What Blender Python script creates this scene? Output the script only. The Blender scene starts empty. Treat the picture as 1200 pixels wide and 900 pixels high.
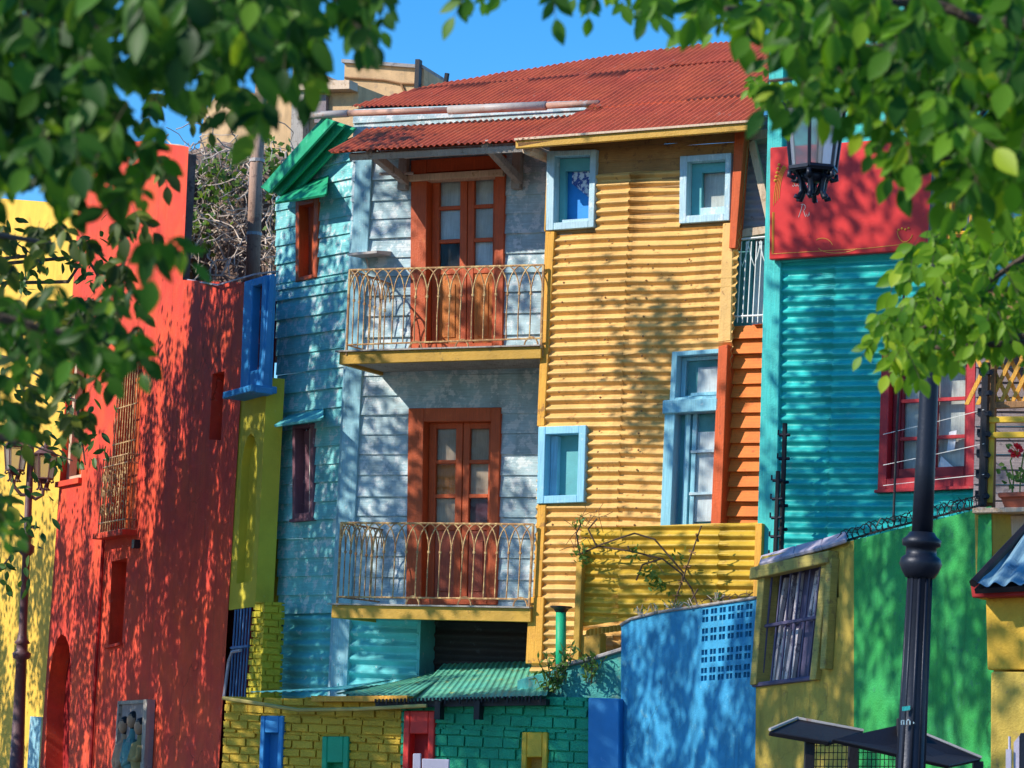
import bpy, bmesh, math, random
from mathutils import Vector, Matrix, noise

random.seed(7)
SC = bpy.context.scene
COL = SC.collection
RAD = math.radians

# ------------------------------------------------------------------ camera
FPX, PITCH, ROLL = 3400.0, math.atan(400 / 3400), RAD(2.4)
CAM = Vector((0, 0, 1.6))
F = Vector((0, math.cos(PITCH), math.sin(PITCH)))
U0 = Vector((0, -math.sin(PITCH), math.cos(PITCH)))
R0 = Vector((1, 0, 0))
CU = U0 * math.cos(ROLL) - R0 * math.sin(ROLL)
CR = R0 * math.cos(ROLL) + U0 * math.sin(ROLL)
cd = bpy.data.cameras.new('camera')
cd.sensor_width = 36.0
cd.lens = FPX * 36.0 / 1200.0
cd.clip_start, cd.clip_end = 0.1, 2000
cd.dof.use_dof = True
cd.dof.focus_distance = 34.0
cd.dof.aperture_fstop = 10.0
cam = bpy.data.objects.new('camera', cd)
cam.matrix_world = Matrix(((CR.x, CU.x, -F.x, CAM.x), (CR.y, CU.y, -F.y, CAM.y), (CR.z, CU.z, -F.z, CAM.z), (0, 0, 0, 1)))
COL.objects.link(cam)
SC.camera = cam

# ------------------------------------------------------------------ light
SUN_EL = RAD(34)
SH = Vector((0.935, 0.355, 0)).normalized()                 # horizontal travel of the light
SD = Vector((SH.x * math.cos(SUN_EL), SH.y * math.cos(SUN_EL), -math.sin(SUN_EL)))
world = bpy.data.worlds.new('World')
SC.world = world
world.use_nodes = True
wn = world.node_tree.nodes
sky = wn.new('ShaderNodeTexSky')
sky.sky_type = 'NISHITA'
sky.sun_disc = False
sky.sun_elevation = SUN_EL
sky.sun_rotation = math.atan2(-SH.x, -SH.y)
sky.air_density, sky.dust_density, sky.ozone_density = 1.0, 0.0, 6.0
wn['Background'].inputs[1].default_value = 0.122
hs = wn.new('ShaderNodeHueSaturation')
hs.inputs['Saturation'].default_value = 1.28
world.node_tree.links.new(sky.outputs[0], hs.inputs['Color'])
world.node_tree.links.new(hs.outputs[0], wn['Background'].inputs[0])
sd = bpy.data.lights.new('sun', 'SUN')
sd.energy, sd.angle, sd.color = 3.4, RAD(0.53), (1.0, 0.93, 0.82)
sun = bpy.data.objects.new('sun', sd)
sun.rotation_euler = SD.to_track_quat('-Z', 'Y').to_euler()
sun.location = (-20, 0, 30)
COL.objects.link(sun)
SC.view_settings.view_transform = 'Standard'
SC.view_settings.look = 'None'
SC.view_settings.exposure = 0.85
SC.view_settings.gamma = 1
SC.cycles.max_bounces = 6
SC.cycles.transparent_max_bounces = 6
SC.cycles.use_denoising = True

# ------------------------------------------------------------------ geometry helpers
def ray(px, py):
    return F * FPX + CR * (px - 600) - CU * (py - 450)

def at_depth(px, py, y):
    d = ray(px, py)
    return CAM + d * (y / d.y)

def pix(p):
    v = Vector(p) - CAM
    z = v.dot(F)
    return (600 + FPX * v.dot(CR) / z, 450 - FPX * v.dot(CU) / z, z)

class Plane:
    """A surface in the scene: origin, direction along it, direction up it, outward normal."""
    def __init__(s, o, u, v=Vector((0, 0, 1)), n=None):
        s.o, s.u, s.v = Vector(o), Vector(u), Vector(v)
        s.n = n if n is not None else Vector((u.y, -u.x, 0))
    def at(s, px, py):
        d = ray(px, py)
        p = CAM + d * ((s.o - CAM).dot(s.n) / d.dot(s.n))
        w = p - s.o
        return (w.dot(s.u), w.dot(s.v))
    def pt(s, a, b, d=0.0):
        return s.o + s.u * a + s.v * b + s.n * d
    def px(s, px, py, d=0.0):
        a, b = s.off(d).at(px, py)
        return s.pt(a, b, d)
    def poly(s, pts):
        return [s.at(*p) for p in pts]
    def off(s, d):
        return Plane(s.o + s.n * d, s.u, s.v, s.n)

def wall(px, py, depth, heading):
    p = at_depth(px, py, depth)
    p.z = 0
    h = RAD(heading)
    return Plane(p, Vector((math.cos(h), math.sin(h), 0)))

class Quad:
    """A four-cornered opening on a plane; (s, t) run left-right and bottom-top."""
    def __init__(s, P, tl, tr, br, bl):
        s.P = P
        s.c = [P.at(*q) for q in (tl, tr, br, bl)]
    def __call__(s, a, b):
        (tl, tr, br, bl) = s.c
        f = lambda i: (bl[i] * (1 - a) + br[i] * a) * (1 - b) + (tl[i] * (1 - a) + tr[i] * a) * b
        return (f(0), f(1))
    def rect(s, s0, s1, t0, t1):
        return [s(s0, t0), s(s1, t0), s(s1, t1), s(s0, t1)]
    def hole(s, m=0.04):
        return s.rect(m, 1 - m, m * .6, 1 - m * .6)

class MB:
    def __init__(s):
        s.v, s.f = [], []
    def face(s, pts):
        i = len(s.v)
        s.v.extend(Vector(p) for p in pts)
        s.f.append(tuple(range(i, i + len(pts))))
    def hexa(s, a, b):
        """closed prism between two loops of points with the same count"""
        i, n = len(s.v), len(a)
        s.v.extend(Vector(p) for p in a)
        s.v.extend(Vector(p) for p in b)
        s.f.append(tuple(range(i + n - 1, i - 1, -1)))
        s.f.append(tuple(range(i + n, i + 2 * n)))
        for k in range(n):
            j = (k + 1) % n
            s.f.append((i + k, i + j, i + n + j, i + n + k))
    def prism(s, P, pts, d0, d1):
        s.hexa([P.pt(a, b, d0) for a, b in pts], [P.pt(a, b, d1) for a, b in pts])
    def box(s, P, a0, a1, b0, b1, d0, d1):
        s.prism(P, [(a0, b0), (a1, b0), (a1, b1), (a0, b1)], d0, d1)
    def slab(s, pts, th):
        """thick sheet through 3-D corner points, thickness downwards"""
        pts = [Vector(p) for p in pts]
        n = (pts[1] - pts[0]).cross(pts[2] - pts[0]).normalized()
        if n.z < 0:
            n = -n
        s.hexa([p - n * th for p in pts], pts)
    def tube(s, pts, r, seg=6, cap=True):
        pts = [Vector(p) for p in pts]
        n = len(pts)
        rr = r if isinstance(r, (list, tuple)) else [r] * n
        i0 = len(s.v)
        ref = None
        for k, p in enumerate(pts):
            t = (pts[min(k + 1, n - 1)] - pts[max(k - 1, 0)])
            t = t.normalized() if t.length > 1e-9 else Vector((0, 0, 1))
            if ref is None:
                ref = t.orthogonal().normalized()
            ref = (ref - t * ref.dot(t))
            ref = ref.normalized() if ref.length > 1e-6 else t.orthogonal().normalized()
            q = t.cross(ref)
            for m in range(seg):
                an = 2 * math.pi * m / seg
                s.v.append(p + (ref * math.cos(an) + q * math.sin(an)) * rr[k])
        for k in range(n - 1):
            for m in range(seg):
                m2 = (m + 1) % seg
                s.f.append((i0 + k * seg + m, i0 + k * seg + m2, i0 + (k + 1) * seg + m2, i0 + (k + 1) * seg + m))
        if cap:
            s.f.append(tuple(i0 + m for m in reversed(range(seg))))
            s.f.append(tuple(i0 + (n - 1) * seg + m for m in range(seg)))
    def lathe(s, p, axis, prof, seg=14):
        """prof: (distance along axis, radius)"""
        axis = axis.normalized()
        x = axis.orthogonal().normalized()
        y = axis.cross(x)
        i0 = len(s.v)
        for h, r in prof:
            for m in range(seg):
                an = 2 * math.pi * m / seg
                s.v.append(p + axis * h + (x * math.cos(an) + y * math.sin(an)) * r)
        for k in range(len(prof) - 1):
            for m in range(seg):
                m2 = (m + 1) % seg
                s.f.append((i0 + k * seg + m, i0 + k * seg + m2, i0 + (k + 1) * seg + m2, i0 + (k + 1) * seg + m))
        s.f.append(tuple(i0 + m for m in reversed(range(seg))))
        s.f.append(tuple(i0 + (len(prof) - 1) * seg + m for m in range(seg)))
    def blob(s, c, r, seg=8, rings=5):
        rx, ry, rz = r if isinstance(r, (tuple, list)) else (r, r, r)
        i0 = len(s.v)
        for k in range(1, rings):
            th = math.pi * k / rings
            for m in range(seg):
                an = 2 * math.pi * m / seg
                s.v.append(Vector((c[0] + rx * math.sin(th) * math.cos(an), c[1] + ry * math.sin(th) * math.sin(an), c[2] + rz * math.cos(th))))
        a = len(s.v); s.v.append(Vector((c[0], c[1], c[2] + rz)))
        b = len(s.v); s.v.append(Vector((c[0], c[1], c[2] - rz)))
        for m in range(seg):
            m2 = (m + 1) % seg
            s.f.append((a, i0 + m, i0 + m2))
            for k in range(rings - 2):
                s.f.append((i0 + k * seg + m, i0 + (k + 1) * seg + m, i0 + (k + 1) * seg + m2, i0 + k * seg + m2))
            s.f.append((b, i0 + (rings - 2) * seg + m2, i0 + (rings - 2) * seg + m))

BASE = {}

def scan(polys, levels):
    """trapezoids (y0, y1, xl0, xr0, xl1, xr1) of the even-odd inside of polygons, cut at the levels"""
    ed, ys = [], list(levels)
    for p in polys:
        for i in range(len(p)):
            (x0, y0), (x1, y1) = p[i], p[(i + 1) % len(p)]
            ys += [y0, y1]
            if abs(y1 - y0) > 1e-6:
                ed.append((x0, y0, x1, y1) if y0 < y1 else (x1, y1, x0, y0))
    lo, hi = min(p[1] for q in polys for p in q), max(p[1] for q in polys for p in q)
    ys = sorted(y for y in ys if lo - 1e-6 <= y <= hi + 1e-6)
    yy = [ys[0]]
    for y in ys[1:]:
        if y - yy[-1] > 5e-4:
            yy.append(y)
    out = []
    for y0, y1 in zip(yy, yy[1:]):
        ym = (y0 + y1) / 2
        xs = []
        for e in ed:
            if e[1] <= ym < e[3]:
                g = (e[2] - e[0]) / (e[3] - e[1])
                xs.append((e[0] + g * (ym - e[1]), e[0] + g * (y0 - e[1]), e[0] + g * (y1 - e[1])))
        xs.sort()
        for i in range(0, len(xs) - 1, 2):
            out.append((y0, y1, xs[i][1], xs[i + 1][1], xs[i][2], xs[i + 1][2]))
    return out

def flat_wall(mb, P, outer, holes=(), d=0.0, reveal=0.0, wob=0.0):
    for y0, y1, a0, b0, a1, b1 in scan([outer] + list(holes), []):
        mb.face([P.pt(a0, y0, d), P.pt(b0, y0, d), P.pt(b1, y1, d), P.pt(a1, y1, d)])
    if reveal:
        for h in holes:
            n = len(h)
            for i in range(n):
                p, q = h[i], h[(i + 1) % n]
                mb.face([P.pt(*p, d), P.pt(*q, d), P.pt(*q, d - reveal), P.pt(*p, d - reveal)])

def frange(a, b, s):
    n = max(1, int(math.ceil((b - a) / s)))
    return [a + (b - a) * i / n for i in range(n + 1)]

def corrugated(mb, P, outer, holes=(), period=.105, amp=.018, d=0.0, ridges='across', seed=0.0, sheet_w=None, wob=.010, dent=.006, res=8):
    """corrugated sheet; ridges 'across' run along u, 'down' run along v"""
    polys = [list(outer)] + [list(h) for h in holes]
    sw = ridges == 'down'
    if sw:
        polys = [[(b, a) for a, b in p] for p in polys]
    lo = min(p[1] for q in polys for p in q); hi = max(p[1] for q in polys for p in q)
    st = period / res
    lv = [lo + st * i for i in range(int((hi - lo) / st) + 2)]
    def vert(x, y):
        k = int(math.floor((x + 50) / sheet_w)) if sheet_w else 0
        nz = noise.noise(Vector((x * .9, seed + k * 3.1, .3)))
        yy = y + wob * nz
        dd = d + amp * math.sin(2 * math.pi * y / period + .25 * (k % 2)) + (.011 if k % 2 else 0)
        dd += dent * noise.noise(Vector((x * 2.1, y * 2.1, seed + 7)))
        return P.pt(yy, x, dd) if sw else P.pt(x, yy, dd)
    for y0, y1, a0, b0, a1, b1 in scan(polys, lv):
        w = max(b0 - a0, b1 - a1)
        n = max(1, int(w / .35))
        ts = [i / n for i in range(n + 1)]
        if sheet_w and w > .02:                       # clean joints where sheets overlap
            for k in range(int(math.floor((a0 + 50) / sheet_w)) + 1, int(math.floor((b0 + 50) / sheet_w)) + 1):
                t = (k * sheet_w - 50 - a0) / max(b0 - a0, 1e-6)
                ts += [t - 1e-4, t + 1e-4]
            ts = sorted(t for t in ts if 0 <= t <= 1)
        for t0, t1 in zip(ts, ts[1:]):
            L = lambda p, q, t: p + (q - p) * t
            mb.face([vert(L(a0, b0, t0), y0), vert(L(a0, b0, t1), y0), vert(L(a1, b1, t1), y1), vert(L(a1, b1, t0), y1)])

def clapboards(mb, P, outer, holes=(), h=.25, d=0.0, lip=.028, seed=1, tilt=.0):
    rnd = random.Random(seed)
    lo = min(p[1] for p in outer); hi = max(p[1] for p in outer)
    rows = []
    y = lo
    while y < hi:
        hh = h * rnd.uniform(.93, 1.07)
        rows.append((y, y + hh, lip * rnd.uniform(.75, 1.25), rnd.random() * 9))
        y += hh
    lv = [r[0] for r in rows]
    for y0, y1, a0, b0, a1, b1 in scan([outer] + list(holes), lv):
        ym = (y0 + y1) / 2
        r = next((q for q in rows if q[0] <= ym < q[1]), rows[-1])
        dof = lambda yy: d + .004 + r[2] * (1 - (yy - r[0]) / (r[1] - r[0]))
        n = max(1, int((b0 - a0) / .5))
        for i in range(n):
            L = lambda p, q, t: p + (q - p) * t
            def V(p, q, t, yy, z=None):
                a = L(p, q, t)
                w = .007 * noise.noise(Vector((a * 1.1, r[3], 0)))
                return P.pt(a, yy + w, dof(yy) if z is None else z)
            t0, t1 = i / n, (i + 1) / n
            mb.face([V(a0, b0, t0, y0), V(a0, b0, t1, y0), V(a1, b1, t1, y1), V(a1, b1, t0, y1)])
            if abs(y0 - r[0]) < 2e-3:
                mb.face([V(a0, b0, t0, y0), V(a0, b0, t1, y0), V(a0, b0, t1, y0, d - .004), V(a0, b0, t0, y0, d - .004)])

def bricks(mb, P, outer, holes=(), bh=.105, bl=.24, d=0.0, gap=.020, seed=3, back=-.12):
    rnd = random.Random(seed)
    lo = min(p[1] for p in outer); hi = max(p[1] for p in outer)
    y, k = lo, 0
    while y < hi:
        top = min(y + bh - gap, hi)
        for y0, y1, a0, b0, a1, b1 in scan([outer] + list(holes), [y, top]):
            if y0 < y - 1e-3 or y1 > top + 1e-3:
                continue
            x = a0 - (bl / 2 if k % 2 else 0) - rnd.uniform(0, .05)
            while x < b0:
                w = bl * rnd.uniform(.85, 1.15)
                x0, x1 = max(x, a0), min(x + w - gap, b0)
                if x1 - x0 > .03:
                    dd = d + rnd.uniform(-.013, .013)
                    j = lambda: rnd.uniform(-.005, .005)
                    mb.prism(P, [(x0 + j(), y0 + j()), (x1 + j(), y0 + j()), (x1 + j(), y1 + j()), (x0 + j(), y1 + j())], back, dd)
                x += w
        y += bh
        k += 1
    flat_wall(mb, P, outer, holes, d - .032)

def body(mb, P, a0, a1, b0, b1, front, back):
    mb.box(P, a0, a1, b0, b1, back, front)

def qp(mb, Q, s0, s1, t0, t1, d0, d1):
    mb.prism(Q.P, Q.rect(s0, s1, t0, t1), d0, d1)

def qring(mb, Q, l, r, t, b, d0, d1):
    qp(mb, Q, 0, l, 0, 1, d0, d1)
    qp(mb, Q, 1 - r, 1, 0, 1, d0, d1)
    if t: qp(mb, Q, l, 1 - r, 1 - t, 1, d0, d1 - .002)
    if b: qp(mb, Q, l, 1 - r, 0, b, d0, d1 - .002)

# ------------------------------------------------------------------ object helpers
def build(mb, name, mat, base, bevel=0.0, smooth=False):
    me = bpy.data.meshes.new(name)
    me.from_pydata([v - base for v in mb.v], [], mb.f)
    bm = bmesh.new()
    bm.from_mesh(me)
    if not getattr(mb, 'open', False):
        bmesh.ops.recalc_face_normals(bm, faces=bm.faces) if len(bm.faces) < 4000 else None
    uvl = bm.loops.layers.uv.new('UVMap')
    for f in bm.faces:
        n = f.normal
        if abs(n.z) > .75:
            for l in f.loops:
                l[uvl].uv = (l.vert.co.x, l.vert.co.y)
        else:
            t = Vector((-n.y, n.x, 0))
            t = t.normalized() if t.length > 1e-6 else Vector((1, 0, 0))
            for l in f.loops:
                l[uvl].uv = (l.vert.co.dot(t), l.vert.co.z)
        f.smooth = smooth
    bm.to_mesh(me)
    bm.free()
    me.materials.append(mat)
    o = bpy.data.objects.new(name, me)
    COL.objects.link(o)
    if bevel:
        m = o.modifiers.new('bevel', 'BEVEL')
        m.width, m.segments, m.limit_method, m.angle_limit = bevel, 1, 'ANGLE', RAD(40)
    return o

def tag(o, label, cat, group=None, kind=None):
    if label: o['label'] = label
    if cat: o['category'] = cat
    if group: o['group'] = group
    o['kind'] = kind or 'thing'
    return o

def thing(name, label, cat, base, group=None):
    o = bpy.data.objects.new(name, None)
    o.empty_display_size = .2
    o.location = base
    COL.objects.link(o)
    BASE[o] = Vector(base)
    return tag(o, label, cat, group)

def part(name, mb, mat, parent, bevel=0.0, smooth=False, label=None):
    o = build(mb, name, mat, BASE[parent], bevel, smooth)
    o.parent = parent
    BASE[o] = BASE[parent]
    if label: o['label'] = label
    return o

def single(name, mb, mat, label, cat, base=None, bevel=0.0, smooth=False, group=None, kind=None):
    if base is None:
        n = len(mb.v)
        base = Vector((sum(v.x for v in mb.v) / n, sum(v.y for v in mb.v) / n, min(v.z for v in mb.v)))
    o = build(mb, name, mat, Vector(base), bevel, smooth)
    o.location = base
    BASE[o] = Vector(base)
    return tag(o, label, cat, group, kind)

def dup(root, loc, label):
    r = root.copy(); COL.objects.link(r); r.location = loc; r['label'] = label
    for ch in list(root.children):
        c = ch.copy(); COL.objects.link(c); c.parent = r
        for g in ch.children:
            e = g.copy(); COL.objects.link(e); e.parent = c
    return r

# ------------------------------------------------------------------ materials
def lin(r, g, b):
    f = lambda c: (c / 255 / 12.92) if c <= 10 else ((c / 255 + .055) / 1.055) ** 2.4
    return (f(r), f(g), f(b), 1)

def node_mat(name):
    m = bpy.data.materials.new(name)
    m.use_nodes = True
    nt = m.node_tree
    return m, nt, nt.nodes, nt.links, nt.nodes['Principled BSDF']

def paint(name, col, wear=None, wear_amt=.3, rough=.6, scale=1.0, bump=.2, var=.18, streak=0.0, grain=None, second=None, second_amt=.4, metal=0.0, fine=45, wear_scale=7, crack=0.0):
    m, nt, N, L, B = node_mat(name)
    tc = N.new('ShaderNodeTexCoord')
    src = tc.outputs['Object']
    def noi(sc, det=5, rgh=.6, mapping=None, uv=False):
        n = N.new('ShaderNodeTexNoise')
        n.inputs['Scale'].default_value = sc
        n.inputs['Detail'].default_value = det
        n.inputs['Roughness'].default_value = rgh
        s = tc.outputs['UV'] if uv else src
        if mapping:
            mp = N.new('ShaderNodeMapping')
            mp.inputs['Scale'].default_value = mapping
            L.new(s, mp.inputs[0]); s = mp.outputs[0]
        L.new(s, n.inputs['Vector'])
        return n.outputs['Fac']
    def rng(s, a, b, c, d):
        r = N.new('ShaderNodeMapRange')
        for i, v in enumerate((a, b, c, d)):
            r.inputs[i + 1].default_value = v
        L.new(s, r.inputs[0])
        return r.outputs[0]
    def mix(fac, a, b, mode='MIX'):
        x = N.new('ShaderNodeMix')
        x.data_type, x.blend_type = 'RGBA', mode
        if isinstance(fac, float): x.inputs[0].default_value = fac
        else: L.new(fac, x.inputs[0])
        for sock, v in ((x.inputs[6], a), (x.inputs[7], b)):
            if isinstance(v, tuple): sock.default_value = v
            else: L.new(v, sock)
        return x.outputs[2]
    c = col
    if second:
        c = mix(rng(noi(1.6 * scale, 4), .5 - .25 * second_amt - .03, .62, 0, second_amt), c, second)
    n1 = noi(2.3 * scale, 6, .65)
    v = rng(n1, .3, .7, 1 - var, 1 + var)
    g = N.new('ShaderNodeCombineColor')
    for i in range(3): L.new(v, g.inputs[i])
    c = mix(1.0, c, g.outputs[0], 'MULTIPLY')
    if streak:
        s = rng(noi(1.0, 5, .6, (7 * scale, 7 * scale, .55 * scale)), .52, .72, 0, streak)
        c = mix(s, c, (col[0] * .3, col[1] * .3, col[2] * .3, 1))
    nw = noi(wear_scale * scale, 9, .72)
    if wear:
        k = .68 - .3 * wear_amt
        c = mix(rng(nw, k, k + .045, 0, .85), c, wear)
    if crack:
        vo = N.new('ShaderNodeTexVoronoi'); vo.feature = 'DISTANCE_TO_EDGE'; vo.inputs['Scale'].default_value = .55
        nd = N.new('ShaderNodeTexNoise'); nd.inputs['Scale'].default_value = 2.5; nd.inputs['Detail'].default_value = 6
        L.new(src, nd.inputs['Vector'])
        va = N.new('ShaderNodeVectorMath'); va.operation = 'MULTIPLY_ADD'; va.inputs[1].default_value = (.7, .7, .7)
        L.new(nd.outputs['Color'], va.inputs[0]); L.new(src, va.inputs[2]); L.new(va.outputs[0], vo.inputs['Vector'])
        ck = rng(vo.outputs['Distance'], .002, .008, crack, 0)
        mk_ = N.new('ShaderNodeMath'); mk_.operation = 'MULTIPLY'
        L.new(ck, mk_.inputs[0]); L.new(rng(noi(.5, 3), .48, .56, 0, 1), mk_.inputs[1])
        c = mix(mk_.outputs[0], c, (col[0] * .25, col[1] * .25, col[2] * .25, 1))
    if grain:
        gr = noi(1.0, 5, .65, (3, 70, 1) if grain == 'h' else (70, 3, 1), uv=True)
        gv = rng(gr, .35, .75, 1.08, .72)
        g2 = N.new('ShaderNodeCombineColor')
        for i in range(3): L.new(gv, g2.inputs[i])
        c = mix(1.0, c, g2.outputs[0], 'MULTIPLY')
    L.new(c, B.inputs['Base Color'])
    B.inputs['Roughness'].default_value = rough
    B.inputs['Metallic'].default_value = metal
    B.inputs['Specular IOR Level'].default_value = .35
    if bump:
        nf = noi(fine * scale, 5, .65)
        ad = N.new('ShaderNodeMath'); ad.operation = 'ADD'
        L.new(nf, ad.inputs[0]); L.new(gr if grain else nw, ad.inputs[1])
        bp = N.new('ShaderNodeBump')
        bp.inputs['Strength'].default_value = bump
        bp.inputs['Distance'].default_value = .03
        L.new(ad.outputs[0], bp.inputs['Height'])
        L.new(bp.outputs[0], B.inputs['Normal'])
    return m

def glass(name, tint=(.93, .95, .95, 1), refl=.16):
    m, nt, N, L, B = node_mat(name)
    N.remove(B)
    t = N.new('ShaderNodeBsdfTransparent'); t.inputs[0].default_value = tint
    g = N.new('ShaderNodeBsdfGlossy'); g.inputs['Roughness'].default_value = .04
    lw = N.new('ShaderNodeLayerWeight'); lw.inputs[0].default_value = refl
    mx = N.new('ShaderNodeMixShader')
    L.new(lw.outputs['Fresnel'], mx.inputs[0]); L.new(t.outputs[0], mx.inputs[1]); L.new(g.outputs[0], mx.inputs[2])
    L.new(mx.outputs[0], N['Material Output'].inputs[0])
    return m

def leafmat(name, c1, c2, trans=.35, c3=None):
    m, nt, N, L, B = node_mat(name)
    N.remove(B)
    geo = N.new('ShaderNodeNewGeometry')
    rp = N.new('ShaderNodeValToRGB')
    rp.color_ramp.elements[0].color, rp.color_ramp.elements[1].color = c1, c2
    if c3:
        e = rp.color_ramp.elements.new(.9); e.color = c2
        rp.color_ramp.elements[-1].color = c3
    L.new(geo.outputs['Random Per Island'], rp.inputs[0])
    d = N.new('ShaderNodeBsdfPrincipled'); d.inputs['Roughness'].default_value = .45
    d.inputs['Specular IOR Level'].default_value = .2
    t = N.new('ShaderNodeBsdfTranslucent')
    gm = N.new('ShaderNodeMix'); gm.data_type, gm.blend_type = 'RGBA', 'MULTIPLY'
    gm.inputs[0].default_value = 1.0
    gm.inputs[7].default_value = (1.7, 1.6, .5, 1)
    L.new(rp.outputs[0], gm.inputs[6]); L.new(gm.outputs[2], t.inputs[0])
    L.new(rp.outputs[0], d.inputs['Base Color'])
    mx = N.new('ShaderNodeMixShader'); mx.inputs[0].default_value = trans
    L.new(d.outputs[0], mx.inputs[1]); L.new(t.outputs[0], mx.inputs[2])
    L.new(mx.outputs[0], N['Material Output'].inputs[0])
    return m

WHITE = lin(225, 232, 232)
M = {}
def mk(key, *a, **k):
    M[key] = paint(key, *a, **k)
mk('red_stucco', crack=.6, col=(.78, .094, .030, 1), wear=(.62, .13, .09, 1), wear_amt=.22, rough=.85, bump=.4, var=.16, streak=.4, second=(.66, .048, .036, 1), second_amt=.7)
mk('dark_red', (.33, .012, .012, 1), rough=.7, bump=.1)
mk('yellow_stucco', crack=.6, col=(.78, .47, .06, 1), rough=.8, bump=.3, var=.12, streak=.25)
mk('lime', (.56, .47, .04, 1), wear=(.55, .5, .12, 1), wear_amt=.15, rough=.75, bump=.25, var=.12, streak=.12)
mk('lime_brick', (.50, .41, .025, 1), wear=(.30, .22, .03, 1), wear_amt=.12, rough=.7, bump=.5, var=.2)
mk('blue_frame', (.028, .23, .52, 1), wear=(.15, .35, .65, 1), wear_amt=.12, rough=.55, bump=.15, var=.12)
mk('sky_blue_wall', crack=.6, col=(.04, .31, .54, 1), wear=(.12, .38, .52, 1), wear_amt=.32, rough=.65, bump=.55, var=.2, streak=.4, second=(.03, .25, .48, 1))
mk('turquoise_boards', (.17, .56, .57, 1), wear=(.62, .74, .74, 1), wear_amt=.52, rough=.6, bump=.35, var=.22, grain='h', second=(.30, .66, .66, 1), streak=.18)
mk('pale_boards', (.42, .56, .60, 1), wear=(.68, .74, .75, 1), wear_amt=.55, rough=.6, bump=.35, var=.22, grain='h', second=(.30, .50, .56, 1), streak=.3)
mk('pale_post', (.26, .50, .58, 1), wear=(.6, .7, .72, 1), wear_amt=.3, rough=.6, bump=.3, grain='v')
mk('turquoise_metal', (.12, .52, .54, 1), wear=(.5, .68, .68, 1), wear_amt=.25, rough=.55, bump=.25, var=.2)
mk('yellow_metal', (.76, .45, .145, 1), wear=(.36, .16, .05, 1), wear_amt=.27, rough=.55, bump=.3, var=.18, second=(.68, .39, .10, 1), streak=.5, wear_scale=11)
mk('yellow_wood', (.74, .36, .045, 1), wear=(.36, .16, .04, 1), wear_amt=.3, rough=.6, bump=.35, grain='v', var=.18)
mk('ochre_plank', (.36, .19, .06, 1), wear=(.2, .1, .04, 1), wear_amt=.35, rough=.65, bump=.35, grain='h', var=.25)
mk('mustard', (.50, .28, .035, 1), wear=(.25, .15, .03, 1), wear_amt=.25, rough=.55, bump=.3, var=.2)
mk('olive_metal', (.60, .37, .035, 1), wear=(.34, .18, .03, 1), wear_amt=.25, rough=.5, bump=.25, var=.2, second=(.50, .35, .03, 1))
mk('red_roof', (.48, .085, .04, 1), wear=(.50, .22, .14, 1), wear_amt=.22, rough=.65, bump=.2, var=.2, second=(.56, .12, .04, 1), second_amt=.75, streak=.25)
mk('orange_boards', (.76, .19, .025, 1), wear=(.5, .11, .02, 1), wear_amt=.25, rough=.6, bump=.3, grain='h', var=.16)
mk('orange_post', (.62, .10, .02, 1), wear=(.4, .08, .03, 1), wear_amt=.2, rough=.6, bump=.3, grain='v')
mk('red_door', (.54, .095, .024, 1), wear=(.62, .16, .04, 1), wear_amt=.22, rough=.5, bump=.25, grain='v', var=.18)
mk('orange_panel', (.56, .17, .025, 1), wear=(.42, .05, .02, 1), wear_amt=.3, rough=.5, bump=.25, grain='v', var=.2)
mk('pink_panel', (.42, .085, .04, 1), wear=(.55, .17, .05, 1), wear_amt=.35, rough=.5, bump=.25, grain='v', var=.2)
mk('window_blue', (.42, .60, .66, 1), wear=(.66, .74, .76, 1), wear_amt=.4, rough=.5, bump=.3, grain='v', var=.15)
mk('window_blue_clean', (.26, .56, .72, 1), wear=(.45, .66, .75, 1), wear_amt=.25, rough=.5, bump=.2, grain='v', var=.12)
mk('door_blue', (.24, .54, .64, 1), wear=(.5, .7, .75, 1), wear_amt=.25, rough=.5, bump=.2, grain='v', var=.12)
mk('teal_inner', (.10, .36, .38, 1), rough=.5, bump=.15)
mk('curtain_white', (.72, .76, .78, 1), rough=.9, bump=.1, grain='v', var=.2)
mk('curtain_grey', (.62, .61, .57, 1), rough=.9, bump=.1, grain='v', var=.25)
mk('curtain_tan', (.50, .36, .26, 1), rough=.9, bump=.1, grain='v', var=.25)
mk('bright_blue', (.02, .24, .66, 1), rough=.6, bump=.1)
mk('pattern_cloth', (.05, .1, .35, 1), wear=(.75, .8, .85, 1), wear_amt=.65, rough=.9, bump=.1, wear_scale=16)
mk('slat', (.62, .56, .58, 1), wear=(.14, .12, .18, 1), wear_amt=.5, rough=.8, bump=.2, grain='v', wear_scale=9)
mk('slab_shade_dark', (.05, .045, .045, 1), wear=(.09, .10, .10, 1), wear_amt=.3, rough=.8, bump=.2)  # near-black colour carries the shade below the lower balcony
mk('dark_inside', (.02, .02, .022, 1), rough=.9, bump=0)
mk('maroon_inside', (.10, .03, .05, 1), rough=.8, bump=.1)
mk('mauve_wood', (.20, .09, .12, 1), wear=(.45, .28, .3, 1), wear_amt=.3, rough=.6, bump=.2, grain='v')
mk('rail_cream', (.62, .42, .18, 1), wear=(.34, .16, .07, 1), wear_amt=.75, rough=.55, bump=.15, wear_scale=14)
mk('rail_white', (.75, .75, .72, 1), rough=.5, bump=.1)
mk('grey_wood', (.38, .34, .30, 1), wear=(.2, .17, .15, 1), wear_amt=.4, rough=.8, bump=.4, grain='v')
mk('galv', (.42, .38, .35, 1), wear=(.40, .22, .15, 1), wear_amt=.3, rough=.45, bump=.15, var=.25)
mk('rusty_gutter', (.46, .26, .19, 1), wear=(.6, .5, .45, 1), wear_amt=.35, rough=.55, bump=.15, var=.25)
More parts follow.
